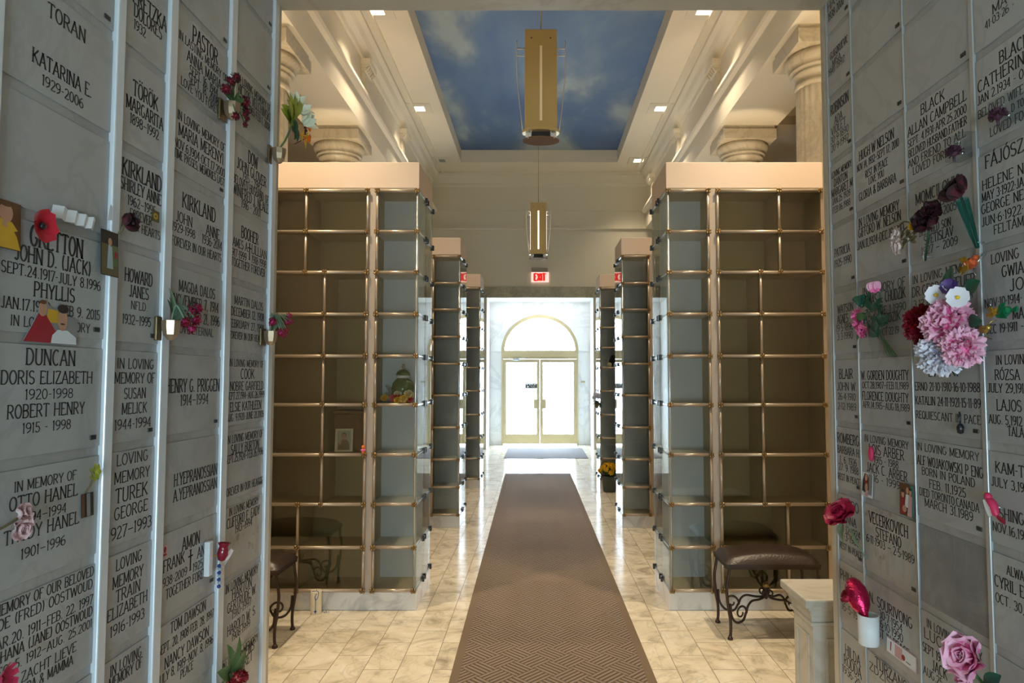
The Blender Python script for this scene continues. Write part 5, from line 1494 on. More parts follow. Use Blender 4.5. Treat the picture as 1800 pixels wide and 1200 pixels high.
# ------------------------------------------------------------------ recessed lights
for (x, y, on, lb) in ((-2.07, 8.48, 1, 'lit square ceiling light cut off by the lintel, on the urn cabinet side'), (2.14, 8.48, 1, 'lit square ceiling light cut off by the lintel, on the pedestal side'),
                       (-2.07, 11.66, 1, 'lit square ceiling light between two small capitals, on the urn cabinet side'), (2.15, 11.66, 1, 'lit square ceiling light, middle of the row on the pedestal side'),
                       (-2.09, 14.5, 0, 'dark unlit square ceiling fitting near the end wall'), (2.18, 14.5, 1, 'lit square ceiling light nearest the end wall')):
    t = thing('ceiling_downlight', lb, 'ceiling light', (x, y, CEIL), 'recessed ceiling lights')
    mb = MB()
    for (a, b_, c, d) in ((-.22, .22, -.22, -.10), (-.22, .22, .10, .22), (-.22, -.10, -.10, .10), (.10, .22, -.10, .10)):
        mb.box((a, c, -.012), (b_, d, 0))
    mb.build('trim_frame', M['trimw'], t)
    MB().box((-.10, -.10, -.006), (.10, .10, 0)).build('lens', M['lens'] if on else M['lensoff'], t)


# ------------------------------------------------------------------ tokens on the niche walls
def on_wall(name, label, cat, side, Y, Z, roll=0., group=None):
    return thing(name, label, cat, group=group, mw=wall_mw(side, Y, Z, 0, roll))


def bent_print(w, h, bend=.0, lift=.0):
    """slightly curled sheet standing off the wall: returns f(x, y, dz) and a MB with the paper"""
    f = lambda x, y, dz=0.: (x, y, .001 + lift + bend * (1 - y / h) + dz)
    mb = MB()
    n = 8
    for sgn in (0, 1):
        P = [[f(w * i / n, h * j / n, .0012 * sgn) for i in range(n + 1)] for j in range(n + 1)]
        mb.grid(P if sgn else [r[::-1] for r in P])
    for j in range(n):
        for x in (0, w):
            y0, y1 = h * j / n, h * (j + 1) / n
            q = [f(x, y0), f(x, y1), f(x, y1, .0012), f(x, y0, .0012)]
            mb.add(q if x else q[::-1], [(0, 1, 2, 3)])
    return mb, f


def shapes(f, polys, mats, name, parent, dz=.0014):
    mb = MB()
    used = []
    for i, (mk, poly) in enumerate(polys):
        if mk not in used:
            used.append(mk)
        mb.prism(poly, dz + i * .00015, dz + i * .00015 + .0002, used.index(mk), at=lambda p, z: f(p[0], p[1], z))
    return mb.build(name, [M[k] for k in used], parent)


def ell(cx, cy, rx, ry, n=14):
    return [(cx + rx * math.cos(2 * PI * i / n), cy + ry * math.sin(2 * PI * i / n)) for i in range(n)]


def rect(x0, y0, x1, y1):
    return [(x0, y0), (x1, y0), (x1, y1), (x0, y1)]


# --- strip-lined wall: prints
t = on_wall('photo_print', 'print of a child in yellow clothes taped above the red felt poppy', 'photograph', 'L', 1.452, 1.884)
mb, f = bent_print(.072, .107, .004); mb.build('sheet', M['phbrown'], t)
shapes(f, [('phbrown', rect(.001, .001, .071, .106)), ('phyel', [(.001, .002), (.070, .002), (.060, .03), (.045, .05), (.040, .065), (.01, .065), (.001, .05)]), ('phskin', ell(.030, .055, .012, .008)), ('phyel', [(.035, .035), (.062, .045), (.045, .062), (.03, .06)]), ('phskin', ell(.028, .080, .020, .022)), ('phbrown', ell(.028, .099, .018, .006))], M, 'picture', t)
t = on_wall('photo_print', 'small dark print of a figure beside a bright strip, edge of the poppy niche', 'photograph', 'L', 1.792, 1.876)
mb, f = bent_print(.075, .122, .004, .010); mb.build('sheet', M['phdark'], t)
shapes(f, [('pholive', rect(.002, .002, .073, .120)), ('phdark', rect(.002, .085, .073, .120)), ('phgreen', rect(.04, .03, .07, .085)), ('phsky', [(.024, .02), (.05, .02), (.046, .08), (.03, .085)]), ('phskin', ell(.037, .093, .008, .010)), ('phred', ell(.062, .06, .006, .010))], M, 'picture', t)
t = on_wall('photo_cutout', 'cut-out print of a person in a red robe and a person in a white shirt', 'photograph', 'L', 1.545, 1.684)
mb = MB(); flat = lambda x, y, dz=0.: (x, y, .002 + dz)
out = [(0, 0), (.178, .0), (.182, .062), (.150, .070), (.140, .068), (.130, .098), (.115, .100), (.100, .085), (.085, .085), (.072, .098), (.055, .098), (.045, .075), (.02, .03)]
mb.prism(out, 0, .0015, 0, at=lambda p, z: flat(p[0], p[1], z)); mb.build('sheet', M['phgrey'], t)
shapes(flat, [('phyel', [(.072, .05), (.112, .05), (.110, .080), (.075, .082)]), ('phred', [(.0, .001), (.022, .032), (.045, .068), (.070, .066), (.105, .028), (.098, .001)]), ('phskin', ell(.058, .080, .014, .018)), ('phbrown', ell(.058, .096, .011, .005)),
             ('phwhite', [(.088, .001), (.092, .020), (.110, .034), (.145, .034), (.176, .018), (.178, .001)]), ('phskin', ell(.126, .058, .017, .026)), ('phdark', ell(.126, .086, .020, .011)), ('phdark', ell(.126, .049, .009, .002, 8))], M, 'picture', t)
t = on_wall('print_strip', 'narrow dark print on the niche dated 1901-1996, below a gold leaf flower', 'photograph', 'L', 1.766, 1.243)
mb, f = bent_print(.047, .06, .003); mb.build('sheet', M['phdark'], t)
shapes(f, [('phbrown', rect(.001, .001, .012, .059)), ('phgrey', rect(.02, .001, .034, .059)), ('phdark', rect(.034, .001, .046, .059))], M, 'picture', t)
t = on_wall('paper_streamer', 'crumpled white paper strip across the top of the poppy niche', 'paper', 'L', 1.615, 1.982)
mb = MB()
P = [[(x, .004 + y + (.003 if i % 2 else 0), .005 + (.006 if i % 2 else 0) + .003 * j) for i, x in enumerate([.0, .03, .05, .075, .09, .11, .125, .14, .155])] for j, y in enumerate((0, .016, .030))]
mb.grid(P, smooth=False); P2 = [[(p[0], p[1], p[2] - .0015) for p in r][::-1] for r in P]
mb.grid(P2, smooth=False)
mb.build('paper', M['paperw'], t)
sk = MB()
sk.prism(rect(0, 0, .026, .036), 0, .001, 0); sk.prism(ell(.013, .022, .007, .010), .001, .0014, 1); sk.prism(rect(.004, .003, .022, .010), .001, .0014, 1)
tag(sk.build('sticker', [M['phpink'], M['phred']], mw=wall_mw('L', 2.160, 1.042, .001)), 'small pale sticker with a red figure, on the niche dated 1938-2009', 'sticker')
sk = MB().prism(rect(0, 0, .040, .034), 0, .001, 0); sk.prism(ell(.02, .017, .012, .010), .001, .0014, 1); sk.prism(ell(.02, .017, .005, .004), .0014, .0018, 2)
tag(sk.build('sticker', [M['pholive'], M['phyel'], M['phgreen']], mw=wall_mw('L', 2.044, 2.078, .001)), 'small olive sticker with a yellow flower, on the niche dated 1962-1995', 'sticker')

# --- strip-lined wall: flowers
t = on_wall('felt_poppy', 'red felt poppy with a black centre pinned over the engraved niche', 'poppy', 'L', 1.57, 1.954)
mb = MB()
for a in range(4):
    q = a * PI / 2 + .4
    petal(mb, (math.cos(q) * .004, math.sin(q) * .004, .014), (math.cos(q), math.sin(q), .25), (0, 0, 1), .036, .055, .3, .15, 0)
mb.build('petals', M['red'], t)
MB().ball((0, 0, .020), (.009, .009, .006)).build('centre', M['black'], t)
MB().tube([(0, 0, 0), (0, 0, .016)], .002, n=6).build('pin', M['black'], t)
t = on_wall('dried_rose', 'dark wine dried rose with a scrap of white paper, over a bright strip', 'flower', 'L', 1.863, 2.026)
mb = MB(); rose(mb, (0, .004, .042), (0, .2, 1), .028, 0, 1, 5, .5); mb.build('bloom', [M['wine'], M['wined']], t)
MB().tube(catmull([(0, .0, .03), (.004, -.02, .02), (.002, -.03, .004)], 4), .003, n=6).build('stem', M['drystem'], t)
MB().prism([(-.045, .0), (-.02, .005), (-.015, .035), (-.035, .045)], .010, .0115).build('paper_scrap', M['paperw'], t)


def bloom_each(t, flowers, mats, name='bloom'):
    for (x, y, z, ax, r, dens) in flowers:
        mb = MB(); carnation(mb, (0, 0, 0), ax, r, 0, 1, dens); mb.build(name, mats, t, loc=(x, y, z))


def brass_vase(t, w=.032, h=.066):
    bp_ = MB().box((-.026, -h, 0), (.026, .012, .010), bev=.003).build('back_plate', M['vaseb'], t)
    c = V(0, 0, .010 + w)
    MB().lathe([(.0, -h * .98), (.010, -h * .95), (w * .78, -h * .70), (w * .92, -h * .35), (w * .95, 0), (w * .85, .0), (w * .80, -.01), (0, -.012)], c, 8, axis=(0, 1, 0), smooth=False).build('vase', M['vase'], t)
    return c


GV = 'brass niche vases'
t = on_wall('niche_vase', 'brass vase of dark red dried carnations, below the lintel end of the strip-lined wall', 'vase', 'L', 2.47, 2.615, group=GV)
c = brass_vase(t)
sm, bl, lf = MB(), MB(), MB()
for (x, y, z, r) in ((.015, .105, .05, .020), (-.05, .062, .06, .018), (-.085, .018, .06, .020), (.075, .035, .06, .024), (.105, .012, .05, .018), (.055, -.035, .075, .014), (.040, -.065, .075, .013), (-.035, -.062, .075, .015), (.02, -.035, .08, .011)):
    MB().tube(catmull([c + V(0, -.02, 0), c + V(x * .3, max(.02, y * .4), 0), V(x, y, z)], 5), .0028, n=5).build('stem', M['stem'], t)
    bloom_each(t, [(x, y, z, (x * 4, y * 2 + .1, .4), r, .45)], [M['redd'], M['wine']])
for i in range(12):
    a = R.uniform(.2, 2.9)
    leaf(lf, c + V(0, .0, 0), (math.cos(a), math.sin(a), R.uniform(-.2, .5)), (0, 0, 1), R.uniform(.05, .09), .02)
lf.build('leaves', M['leaf'], t)
t = on_wall('niche_vase', 'brass vase of white lilies and yellow leaves at the wall end, against the brown soffit', 'vase', 'L', 2.93, 2.60, group=GV)
c = brass_vase(t)
sm, w_, yl, ld_, og = MB(), MB(), MB(), MB(), MB()
TIP = V(.045, .14, .09)
sm.tube(catmull([c, c + V(.02, .05, .02), TIP * .9], 6), .004, n=6)
for i in range(15):
    a = R.uniform(.5, 3.0)
    leaf(yl, TIP + V(R.uniform(-.06, 0), R.uniform(-.05, .02), 0), (math.cos(a) * .8 - .15, math.sin(a), R.uniform(-.2, .5)), (0, 0, 1), R.uniform(.08, .13), .05)
for (x, y, z, d) in ((.075, .135, .12, (.5, .5, .7)), (.05, .21, .09, (.3, 1, .3)), (.115, .165, .10, (.8, .6, .4)), (.085, .19, .10, (.6, .9, .4))):
    w_ = MB()
    for k in range(6):
        a = k * PI / 3
        dd, u_, w2_ = axes(d)
        petal(w_, (0, 0, 0), dd + (u_ * math.cos(a) + w2_ * math.sin(a)) * .6, dd, .068, .036, -.5, .15, 0, rows=5, tip=.5)
    w_.build('lily', M['creaml'], t, loc=(x, y, z))
for (x, y, z) in ((.06, .085, .115), (.095, .075, .12), (.115, .095, .11), (.08, .06, .125)):
    og = MB(); daisy(og, (0, 0, 0), (.4, -.2, 1), .034, 9, 0, 1); og.build('yellow_bloom', [M['yellow'], M['orange']], t, loc=(x, y, z))
for (x, y, z) in ((.115, .14, .13), (.08, .075, .14)):
    og = MB(); rose(og, (0, 0, 0), (.3, -.1, 1), .02, 0, 0, 3); og.build('orange_bloom', M['orange'], t, loc=(x, y, z))
for i in range(12):
    a = R.uniform(0, 6.28)
    leaf(ld_, (.01, .085, .10), (math.cos(a), math.sin(a), .4), (0, 0, 1), .05, .03)
br_ = MB()
for i in range(9):
    br_.ball((.150 + .004 * (i % 3), .190 - i * .010, .10 + .004 * (i % 2)), .0065, n=6, k=4)
br_.tube([(.147, .195, .10), (.154, .10, .10), (.08, .05, .08)], .002, n=5)
sm.build('stem', M['stem'], t); yl.build('leaves', M['leafy'], t); ld_.build('dark_leaves', M['leafd'], t)
br_.build('berry_spray', M['wine'], t)
for (Y, Z, lb, pts, dr) in ((2.10, 1.778, 'brass vase of drooping crimson dried flowers on the niche dated 1914 and 1996', ((.075, .040, .06, .017), (.125, .050, .06, .019), (.095, .010, .07, .020), (.03, -.005, .07, .017), (.06, -.02, .075, .018), (.015, .0, .075, .013)), .06),
                            (2.885, 1.800, 'brass vase of crimson dried flowers at the wall end, against the glass cabinet', ((.16, .080, .06, .015), (.135, .05, .06, .016), (.17, .055, .065, .012), (-.055, .035, .07, .018), (.02, -.005, .075, .018), (.07, .0, .075, .017), (.10, .012, .07, .014), (.045, -.012, .08, .014)), .09)):
    t = on_wall('niche_vase', lb, 'vase', 'L', Y, Z, group=GV)
    c = brass_vase(t, .03, .062)
    sm, bl, lf = MB(), MB(), MB()
    for (x, y, z, r) in pts:
        MB().tube(catmull([c, c + V(x * .4, dr * .8, .01), V(x, y, z)], 6), .003, n=5).build('stem', M['leafg'], t)
        bloom_each(t, [(x, y, z, (x * 3, y * 2 - .1, .5), r, .45)], [M['mag'], M['redd']])
    for i in range(9):
        a = R.uniform(.3, 2.2)
        leaf(lf, c + V(.01, .005, .0), (math.cos(a), math.sin(a), R.uniform(-.1, .4)), (0, 0, 1), R.uniform(.05, .10), .024)
    lf.build('leaves', M['leafg'], t)
t = on_wall('leaf_spray', 'small dried gold leaf flower clipped to a bright strip', 'flower', 'L', 1.782, 1.345)
mb = MB()
for a in range(7):
    q = a * .9
    leaf(mb, (0, .012, .022), (math.cos(q), math.sin(q), .35), (0, 0, 1), .026, .017)
mb.build('leaves', M['leafy'], t); MB().tube(catmull([(0, .012, .022), (.004, -.015, .014), (-.002, -.04, .003)], 4), .0025, n=5).build('stem', M['drystem'], t)
t = on_wall('silk_rose', 'pale pink silk roses on the niche dated 1901-1996', 'flower', 'L', 1.528, 1.280)
mb = MB(); rose(mb, (.003, .024, .030), (.1, .3, 1), .019, 0, 1, 5, .8); mb.build('bloom', [M['blush'], M['blushd']], t)
mb = MB(); rose(mb, (-.002, -.010, .030), (-.1, -.2, 1), .022, 0, 1, 5, .9); mb.build('bloom', [M['blush'], M['blushd']], t)
MB().tube(catmull([(.035, .026, .02), (0, .008, .015), (-.05, -.004, .012), (-.085, .012, .004)], 5), .003, n=5).build('stem', M['drystem'], t)
t = on_wall('silk_rose', 'small red flower at the bottom corner of the strip-lined wall', 'flower', 'L', 1.455, .975)
mb = MB(); daisy(mb, (0, 0, .05), (.2, .1, 1), .038, 9, 0, 1, .6); mb.build('bloom', [M['crim'], M['redd']], t)
MB().tube([(0, 0, .045), (-.01, -.02, .02), (-.01, -.03, .002)], .003, n=5).build('stem', M['stem'], t)
t = on_wall('rose_ornament', 'dark red glass tulip on a white clip with blue bead string', 'ornament', 'L', 2.455, .970)
MB().box((-.030, -.062, .002), (-.002, .058, .022), bev=.003).build('clip_plate', M['paperw'], t)
MB().lathe([(.0, -.035), (.012, -.03), (.019, -.012), (.017, .008), (.015, .018), (.021, .028), (.022, .031), (.017, .030), (.012, .02), (0, .018)], (.034, .01, .04), 16, axis=(.1, 1, .1)).build('tulip', M['glassred'], t)
mb = MB(); petal(mb, (.030, -.036, .045), (.6, .8, .1), (0, 0, 1), .06, .03, .3, .2, 0); petal(mb, (.028, -.036, .045), (-.2, .5, .4), (0, 0, 1), .025, .025, .3, .2, 0); mb.build('sepal', M['whitep'], t)
mb = MB()
for i in range(7):
    mb.ball((.030 + .004 * (i % 2), -.040 - i * .012, .030), .0068, i % 2, 8, 5)
mb.tube([(.032, -.03, .03), (.032, -.12, .028)], .0015, 1, 5)
mb.build('bead_string', [M['blue'], M['phsky']], t)
MB().tube([(.0, .0, .012), (.034, .0, .035)], .003, n=5).build('link', M['gold'], t)
t = on_wall('flower_spray', 'spray of green leaves with dusty red blooms low by the hall opening', 'flower', 'L', 2.56, .520)
mb = MB()
for i in range(8):
    a = i * .8 + .3
    leaf(mb, (0, .0, .04), (math.cos(a), math.sin(a), .3), (0, 0, 1), .13, .05)
mb.build('leaves', M['leaf'], t)
bloom_each(t, [(x, y, z, (x * 3, .2, 1), .028, .5) for (x, y, z) in ((.0, -.015, .075), (.05, -.03, .07), (-.03, -.035, .07))], [M['salmon'], M['redd']])
MB().tube([(0, 0, .045), (0, -.03, .02), (0, -.05, .001)], .004, n=5).build('stem', M['stem'], t)

# --- wall beside the pedestal: prints
t = on_wall('photo_print', 'print of two smiling people with long dark hair, curling off the niche', 'photograph', 'R', 2.732, 1.140)
mb, f = bent_print(.088, .092, .006); mb.build('sheet', M['phwhite'], t)
shapes(f, [('phgrey', rect(.052, .010, .084, .090)), ('phdark', [(.006, .02), (.028, .015), (.06, .03), (.056, .07), (.045, .088), (.022, .088), (.008, .06)]), ('phskin', ell(.036, .074, .011, .014)), ('phred', [(.022, .052), (.05, .052), (.046, .062), (.026, .062)]), ('phskin', ell(.040, .036, .012, .016)), ('phpink', [(.026, .002), (.056, .002), (.050, .018), (.03, .018)])], M, 'picture', t)
t = on_wall('photo_print', 'colour print of a family group stuck between two niche fronts', 'photograph', 'R', 2.440, 1.124)
mb, f = bent_print(.094, .110, .003, .006); mb.build('sheet', M['phbrown'], t)
shapes(f, [('phbrown', rect(.001, .06, .07, .109)), ('phteal', rect(.070, .001, .093, .109)), ('phred', [(.005, .005), (.035, .005), (.038, .06), (.012, .07)]), ('phskin', ell(.022, .072, .009, .012)), ('phwhite', [(.035, .03), (.062, .03), (.062, .075), (.042, .075)]), ('phskin', ell(.052, .088, .009, .012)), ('phpink', [(.052, .002), (.080, .002), (.082, .07), (.06, .075)]), ('phskin', ell(.071, .084, .008, .011)), ('phdark', ell(.022, .084, .010, .006)), ('phdark', ell(.071, .095, .009, .005)), ('phskin', ell(.035, .024, .014, .012))], M, 'picture', t)
t = on_wall('paper_card', 'pale pink card with a red scribble below the niche dated 1954 and 1990', 'card', 'R', 2.575, .598)
mb, f = bent_print(.20, .055, .002); mb.build('sheet', M['phpink'], t)
shapes(f, [('phwhite', rect(.004, .003, .196, .052)), ('phpink', rect(.06, .006, .11, .048)), ('phred', [(.028, .015), (.034, .012), (.037, .045), (.030, .046)]), ('phred', ell(.118, .022, .012, .010)), ('phdark', rect(.135, .014, .165, .017))], M, 'picture', t)

# --- wall beside the pedestal: flowers and ornaments
t = on_wall('flower_bunch', 'bunch with a pink rosebud, coral blooms and dark green leaves', 'flowers', 'R', 2.53, 1.83)
mb = MB(); rose(mb, (.07, .095, .07), (.1, 1, .2), .030, 0, 1, 5, .12); mb.build('bud', [M['pink'], M['pinkl']], t)
mb = MB(); rose(mb, (-.035, .055, .07), (-.2, 1, .2), .034, 0, 0, 4, .18); mb.build('green_bud', M['leafd'], t)
bloom_each(t, [(x, y, .06, (-.5, .0, 1), .026, .5) for (x, y) in ((-.095, .015), (-.085, -.02), (-.06, -.05), (-.04, -.035))], [M['salmon'], M['pink']], 'coral_bloom')
mb = MB()
for i in range(16):
    a = R.uniform(0, 6.28)
    leaf(mb, (R.uniform(-.03, .09), R.uniform(-.05, .03), .055), (math.cos(a), math.sin(a), .3), (0, 0, 1), R.uniform(.05, .10), .03)
mb.build('leaves', M['leafd'], t)
mb = MB(); leaf(mb, (-.02, -.02, .06), (-.9, -.75, .2), (0, 0, 1), .11, .028); leaf(mb, (-.01, .0, .06), (-.9, .1, .3), (0, 0, 1), .07, .03); mb.build('pale_leaves', M['leaf'], t)
mb = MB()
for i, (x, y) in enumerate(((.07, .08), (-.03, .03), (.02, .0), (-.06, -.03))):
    MB().tube(catmull([(x, y, .05), (.02 + x * .2, -.06, .03), (.04 + .02 * i, -.15, .012)], 5), .003, n=5).build('stem', M['stem'], t)
mb = MB(); mb.lathe([(.010, -.16), (.022, -.11), (.038, -.02)], (.045, 0, .05), 12, axis=(.15, 1, 0), cap=False); mb.build('plastic_wrap', M['gsleeve'], t)


def sleeve_rose(t, bx_, by_, ex, ey, sl):
    """a dark rose in a tapering plastic sleeve from bloom (bx, by) to tip (ex, ey)"""
    mb = MB(); rose(mb, (bx_, by_, .065), V(bx_ - ex, by_ - ey, 0).normalized() * .8 + V(0, 0, 1), .040, 0, 1, 6, .6); mb.build('bloom', [M['wine'], M['wined']], t)
    a, b_ = V(bx_, by_, .055), V(ex, ey, .022)
    d = (b_ - a)
    mb = MB(); mb.lathe([(.018, d.length * .15), (.015, d.length * .4), (.011, d.length * .75), (.006, d.length)], a, 12, axis=d, cap=False); mb.build('sleeve', sl, t)
    MB().tube([a, b_], .0035, n=6).build('stem', M['leafd'], t)
    MB().tube([b_ - d * .1, (b_ - d * .1) * 1 - V(0, 0, (b_ - d * .1).z)], .002, n=5).build('pin', M['chrome'], t)


t = on_wall('dried_rose', 'dark dried rose in a teal plastic sleeve, upright on the niche dated 1927-2009', 'flower', 'R', 1.965, 2.10)
sleeve_rose(t, -.008, .048, .015, -.125, M['gteal'])
t = on_wall('dried_rose', 'pair of dark dried roses in a clear sleeve, slanting below the upright one', 'flower', 'R', 2.15, 2.08)
mb = MB(); rose(mb, (.062, .035, .07), (.8, .4, .5), .034, 0, 1, 5, .45); mb.build('bloom', [M['wine'], M['wined']], t)
sleeve_rose(t, .022, .012, -.065, -.095, M['gsleeve'])
t = on_wall('dried_posy', 'spray of small dried cream and pink roses beside the dark dried roses', 'flower', 'R', 2.285, 2.07)
for (x, y, r) in ((-.045, .018, .017), (-.03, .028, .018), (-.012, .022, .016), (-.05, -.006, .015), (-.008, -.022, .022), (-.03, -.026, .018)):
    mb = MB(); rose(mb, (0, 0, 0), (x * 6, y * 5, 1), r, 0, 1, 4, .8); mb.build('bloom', [M['cream'], M['blush']], t, loc=(x, y, .06))
mb = MB(); rose(mb, (.075, .03, .06), (.2, .2, 1), .016, 0, 0, 4, .8); mb.build('yellow_bloom', M['yellow'], t)
mb = MB()
for (a, b_, c_) in (((.10, .03), (.05, .035), (-.02, .02)), ((.11, .02), (.06, -.01), (-.01, -.02)), ((.08, .03), (.02, .055), (-.035, .045)), ((.09, .02), (.03, .0), (-.04, .0))):
    mb.tube(catmull([(*a, .05), (*b_, .06), (*c_, .055)], 5), .0022, n=5)
mb.tube([(.09, .025, .05), (.09, .02, .0)], .003, n=5)
mb.build('stems', M['drystem'], t)
mb = MB()
for i in range(10):
    a = R.uniform(0, 6.28); leaf(mb, (R.uniform(.01, .07), R.uniform(-.015, .02), .055), (math.cos(a), math.sin(a), .1), (0, 0, 1), .035, .018)
mb.build('leaves', M['drystem'], t)
for (Y, Z, lb) in ((1.835, 2.325, 'clear plastic cup with a purple dried flower on the niche dated from January 1934'), (2.035, 2.29, 'clear plastic cup with a plum dried flower on the niche dated 1931 to 2000')):
    t = on_wall('clear_cup', lb, 'cup', 'R', Y, Z, group='clear cups with dried flowers')
    MB().box((-.012, -.036, .002), (.072, .034, .05), bev=.004).build('cup', M['gsleeve'], t)
    mb = MB()
    carnation(mb, (0, 0, .03), (-.1, 1, .2), .024, 0, 0, .6); mb.tube([(0, -.01, .03), (0, -.034, .028)], .004, n=6)
    mb.build('dried_flower', M['plum'], t)


def gem_bird(t, k, x, y, z, body, accent, ang=0.):
    rot = Matrix.Rotation(ang, 3, 'Z')
    P_ = lambda a, b_, c_: V(x, y, z) + rot @ V(a * k, b_ * k, c_ * k)
    mb = MB()
    # faceted body, head, tail and two wings
    mb.lathe([(0, -.045 * k), (.016 * k, -.03 * k), (.024 * k, 0), (.018 * k, .022 * k), (0, .034 * k)], (x, y, z), 7, 0, axis=rot @ V(1, .1, 0), smooth=False)
    mb.ball(P_(.036, .012, .0), .013 * k, 0, 6, 4)
    mb.add([P_(.046, .012, 0), P_(.062, .010, 0), P_(.047, .016, .004), P_(.047, .008, -.004)], [(0, 1, 2), (0, 3, 1)], 1)
    mb.build('body', [body, accent], t)
    mb = MB()
    for s in (-1, 1):
        mb.prism([(.012, 0), (-.018, 0), (-.040, .045 * s), (.004, .036 * s)], .016, .020, 0, at=lambda p, q: P_(p[0], p[1] * .8, q))
    mb.prism([(-.04, .0), (-.078, .016), (-.082, -.012)], -.003, .003, 0, at=lambda p, q: P_(p[0], p[1], q))
    mb.build('wings', accent, t)


t = on_wall('gem_ornament', 'sparkling red and amber gem bird at the top of the carnation niche', 'ornament', 'R', 1.948, 1.930)
gem_bird(t, .7, 0, 0, .045, M['gemr'], M['gemc'], .2)
MB().tube([(0, .0, .03), (.0, .03, .0)], .0025, n=5).build('hook', M['chrome'], t)
MB().tube([(.012, -.02, .045), (.082, -.145, .04)], .0028, n=6).build('clear_rod', M['gsleeve'], t)
t = on_wall('gem_ornament', 'sparkling green and amber gem bird on the niche dated from 10 November 1914', 'ornament', 'R', 1.822, 1.779)
gem_bird(t, .62, 0, 0, .04, M['gemg'], M['gemg'], 3.2); gem_bird(t, .45, -.028, .002, .045, M['gemc'], M['gemc'], .2)
MB().tube([(0, 0, .03), (0, .01, .0)], .0025, n=5).build('hook', M['chrome'], t)
t = on_wall('gem_ornament', 'small gold beetle ornament beside the pink carnations', 'ornament', 'R', 1.925, 1.738)
MB().ball((0, 0, .028), (.020, .012, .010), n=12).ball((.018, .004, .028), .008).build('body', M['gold'], t)
mb = MB()
for s in (-1, 1):
    mb.tube([(.0, s * .008, .024), (.012 * s, s * .022, .014), (.012 * s, s * .026, .0)], .0015, n=5)
mb.build('legs', M['gold'], t)

# carnations
t = on_wall('carnation_bouquet', 'bouquet of red, pink and white carnations with white pansies', 'flowers', 'R', 2.04, 1.745)
BC = V(0, 0, .07)
for nm, (x, y, z), r, c1, c2 in (('red_carnation', (-.115, .030, .075), .062, 'red', 'redd'), ('pink_carnation', (.030, .018, .085), .072, 'pink', 'pinkl'), ('pink_carnation', (.088, -.055, .080), .055, 'pink', 'pinkl'), ('white_carnation', (-.015, -.070, .085), .064, 'whited', 'whitep')):
    mb = MB(); carnation(mb, (x, y, z), (x * 1.5 + .7, y * 1.5 + .1, 1), r, 0, 1); mb.build(nm, [M[c1], M[c2]], t)
for x, y in ((.0, .105), (.105, .085)):
    mb = MB()
    for k in range(5):
        a = k * 2 * PI / 5 + .3
        dd, u_, w2_ = axes((.75, .1, .65))
        petal(mb, (x, y, .092), u_ * math.cos(a) + w2_ * math.sin(a) + dd * .15, dd, .030, .034, .15, .1, 0)
    mb.ball((x + .004, y, .096), .006, 1, 8, 5)
    mb.build('pansy', [M['whitep'], M['yellow']], t)
mb = MB()
for k in range(5):
    a = k * 2 * PI / 5
    dd, u_, w2_ = axes((.7, .2, .7))
    petal(mb, (.022, .125, .065), u_ * math.cos(a) + w2_ * math.sin(a) + dd * .3, dd, .026, .030, .3, .2, 0)
mb.build('purple_bloom', M['purple'], t)
mb = MB()
for (x, y, d, l, w_) in ((.015, .11, (-.1, 1, .1), .085, .06), (.085, .10, (.9, .5, .1), .06, .05), (-.06, .06, (.1, 1, .2), .06, .05), (-.08, -.03, (-.5, -.8, .2), .06, .045), (.09, .02, (1, -.1, .2), .06, .04)):
    leaf(mb, (x, y, .055), d, (0, 0, 1), l, w_)
mb.build('leaves', M['leafd'], t)
mb = MB()
for (x, y) in ((-.115, .03), (.03, .02), (.088, -.055), (-.015, -.07)):
    MB().tube([(x, y, .06), (x * .3, y * .3, .03), (x * .08, y * .08, .004)], .004, n=5).build('stem', M['stem'], t)
t = on_wall('red_pebble', 'glossy red oval cabochon stuck at the edge of the niche dated 1915-1988', 'ornament', 'R', 2.640, 1.312)
MB().ball((0, 0, .010), (.013, .030, .010)).build('stone', M['crim'], t)
t = on_wall('silk_rose', 'large crimson silk rose overhanging the wall end, with grey-green leaves', 'flower', 'R', 2.80, 1.035)
mb = MB(); rose(mb, (.015, .022, .07), (.3, .8, .8), .050, 0, 1, 6, 1.0); mb.build('bloom', [M['crim'], M['crimd']], t)
mb = MB(); leaf(mb, (-.01, -.02, .05), (-.25, -1, .1), (0, 0, 1), .085, .06); leaf(mb, (.05, -.03, .04), (.5, -1, .0), (0, 0, 1), .08, .03); mb.build('leaves', M['leafg'], t)
MB().tube(catmull([(.01, .0, .05), (.05, -.07, .03), (.085, -.14, .004)], 5), .003, n=5).build('stem', M['leafg'], t)
t = on_wall('foil_flower', 'shiny red foil-wrapped rose standing in a white plastic cup', 'flower', 'R', 2.62, .662)
MB().lathe([(.034, -.058), (.036, -.056), (.038, .052), (.035, .052), (.033, -.045), (0, -.048)], (.0, 0, .046), 24, axis=(0, 1, 0)).build('cup', M['white'], t)
mb = MB()
ax = V(-.55, .85, .1)
mb.lathe([(.008, .0), (.014, .03), (.034, .06), (.043, .095), (.040, .125), (.026, .155), (.010, .168), (0, .17)], (.0, .02, .05), 14, 0, axis=ax, smooth=True)
mb.build('foil_wrap', M['foil'], t)
mb = MB(); rose(mb, V(.0, .02, .085) + ax.normalized() * .10, (-.3, .5, 1), .030, 0, 1, 5, .6); mb.build('bloom', [M['crim'], M['redd']], t)
t = on_wall('bird_ornament', 'small red and white bird ornament perched on the niche dated 1925 and 1989', 'ornament', 'R', 1.910, 1.248)
mb = MB()
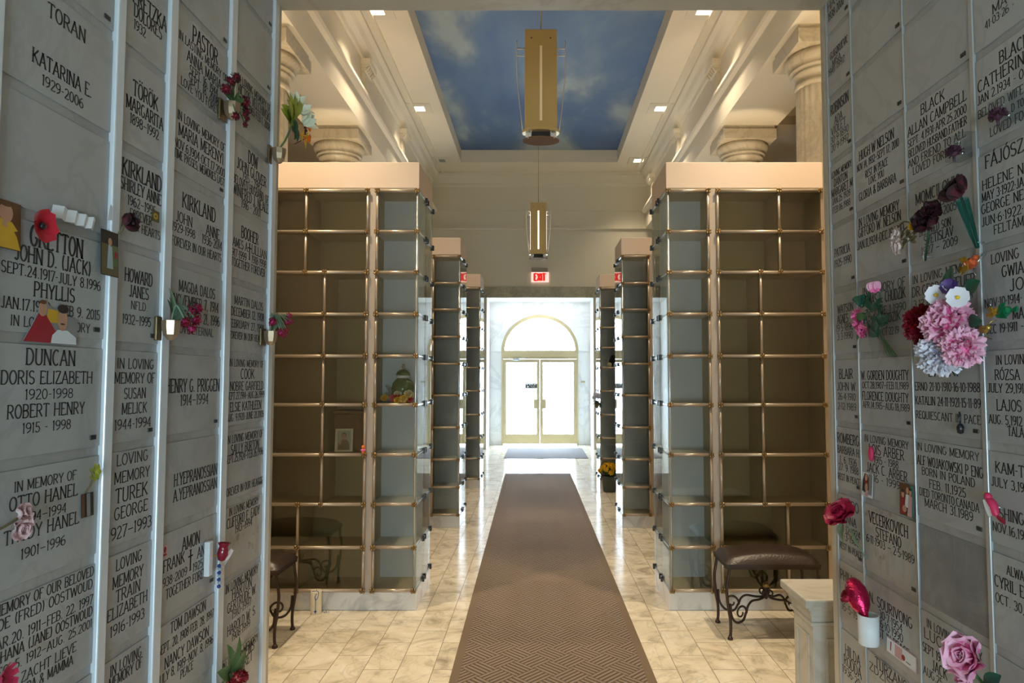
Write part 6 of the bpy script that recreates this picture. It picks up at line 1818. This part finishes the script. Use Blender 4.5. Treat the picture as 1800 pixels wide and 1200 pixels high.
mb.lathe([(0, -.036), (.009, -.024), (.014, -.004), (.0135, .010), (.0095, .020), (0, .026)], (0, 0, .032), 12, 0, axis=(-.55, .8, 0))
mb.ball((-.014, .024, .034), .0105, 0)
mb.lathe([(.004, 0), (0, .012)], (-.021, .030, .036), 6, 2, axis=(-.9, .3, .2))
mb.build('body', [M['crim'], M['white'], M['yellowd']], t)
mb = MB(); petal(mb, (-.008, .016, .050), (.6, -.8, 0), (0, 0, 1), .05, .020, .1, .1, 0); mb.build('wing', M['white'], t)
mb = MB(); petal(mb, (.016, -.024, .034), (1, -.25, 0), (0, 0, 1), .042, .016, .1, .1, 0); mb.build('tail', M['crimd'], t)
MB().tube([(0, 0, .02), (0, -.01, .0)], .003, n=5).build('peg', M['chrome'], t)
t = on_wall('silk_rose', 'big pink silk rose with magenta bud and dark leaves at the bottom', 'flower', 'R', 1.915, .800)
mb = MB(); rose(mb, (.0, .038, .115), (.35, .35, 1), .052, 0, 1, 6, .75); mb.build('bloom', [M['pink'], M['pinkl']], t)
mb = MB(); rose(mb, (-.025, -.045, .10), (-.1, .9, .6), .032, 0, 1, 4, .2); mb.build('bud', [M['mag'], M['pinkl']], t)
mb = MB(); leaf(mb, (.03, -.045, .09), (1, .15, .1), (0, 0, 1), .11, .07); leaf(mb, (.03, -.03, .085), (.8, .9, .0), (0, 0, 1), .07, .045); leaf(mb, (.0, -.06, .09), (.3, -1, .1), (0, 0, 1), .08, .05); mb.build('leaves', M['leafd'], t)
MB().tube(catmull([(0, .0, .10), (.0, -.06, .05), (.01, -.13, .003)], 5), .005, n=6).build('stem', M['leaf'], t)
t = on_wall('key_hook', 'small black hook hanging over the niche dated 1910 to 1988', 'hook', 'R', 2.076, 1.468)
MB().tube(catmull([(-.016, .028, .004), (.006, .028, .016), (.010, .008, .018), (.004, -.01, .014)], 5), .003, n=6).build('hook', M['black'], t)
MB().lathe([(0, -.032), (.009, -.028), (.011, -.01), (.006, .0)], (.004, -.004, .014), 10, axis=(0, 1, 0)).build('drop', M['black'], t)
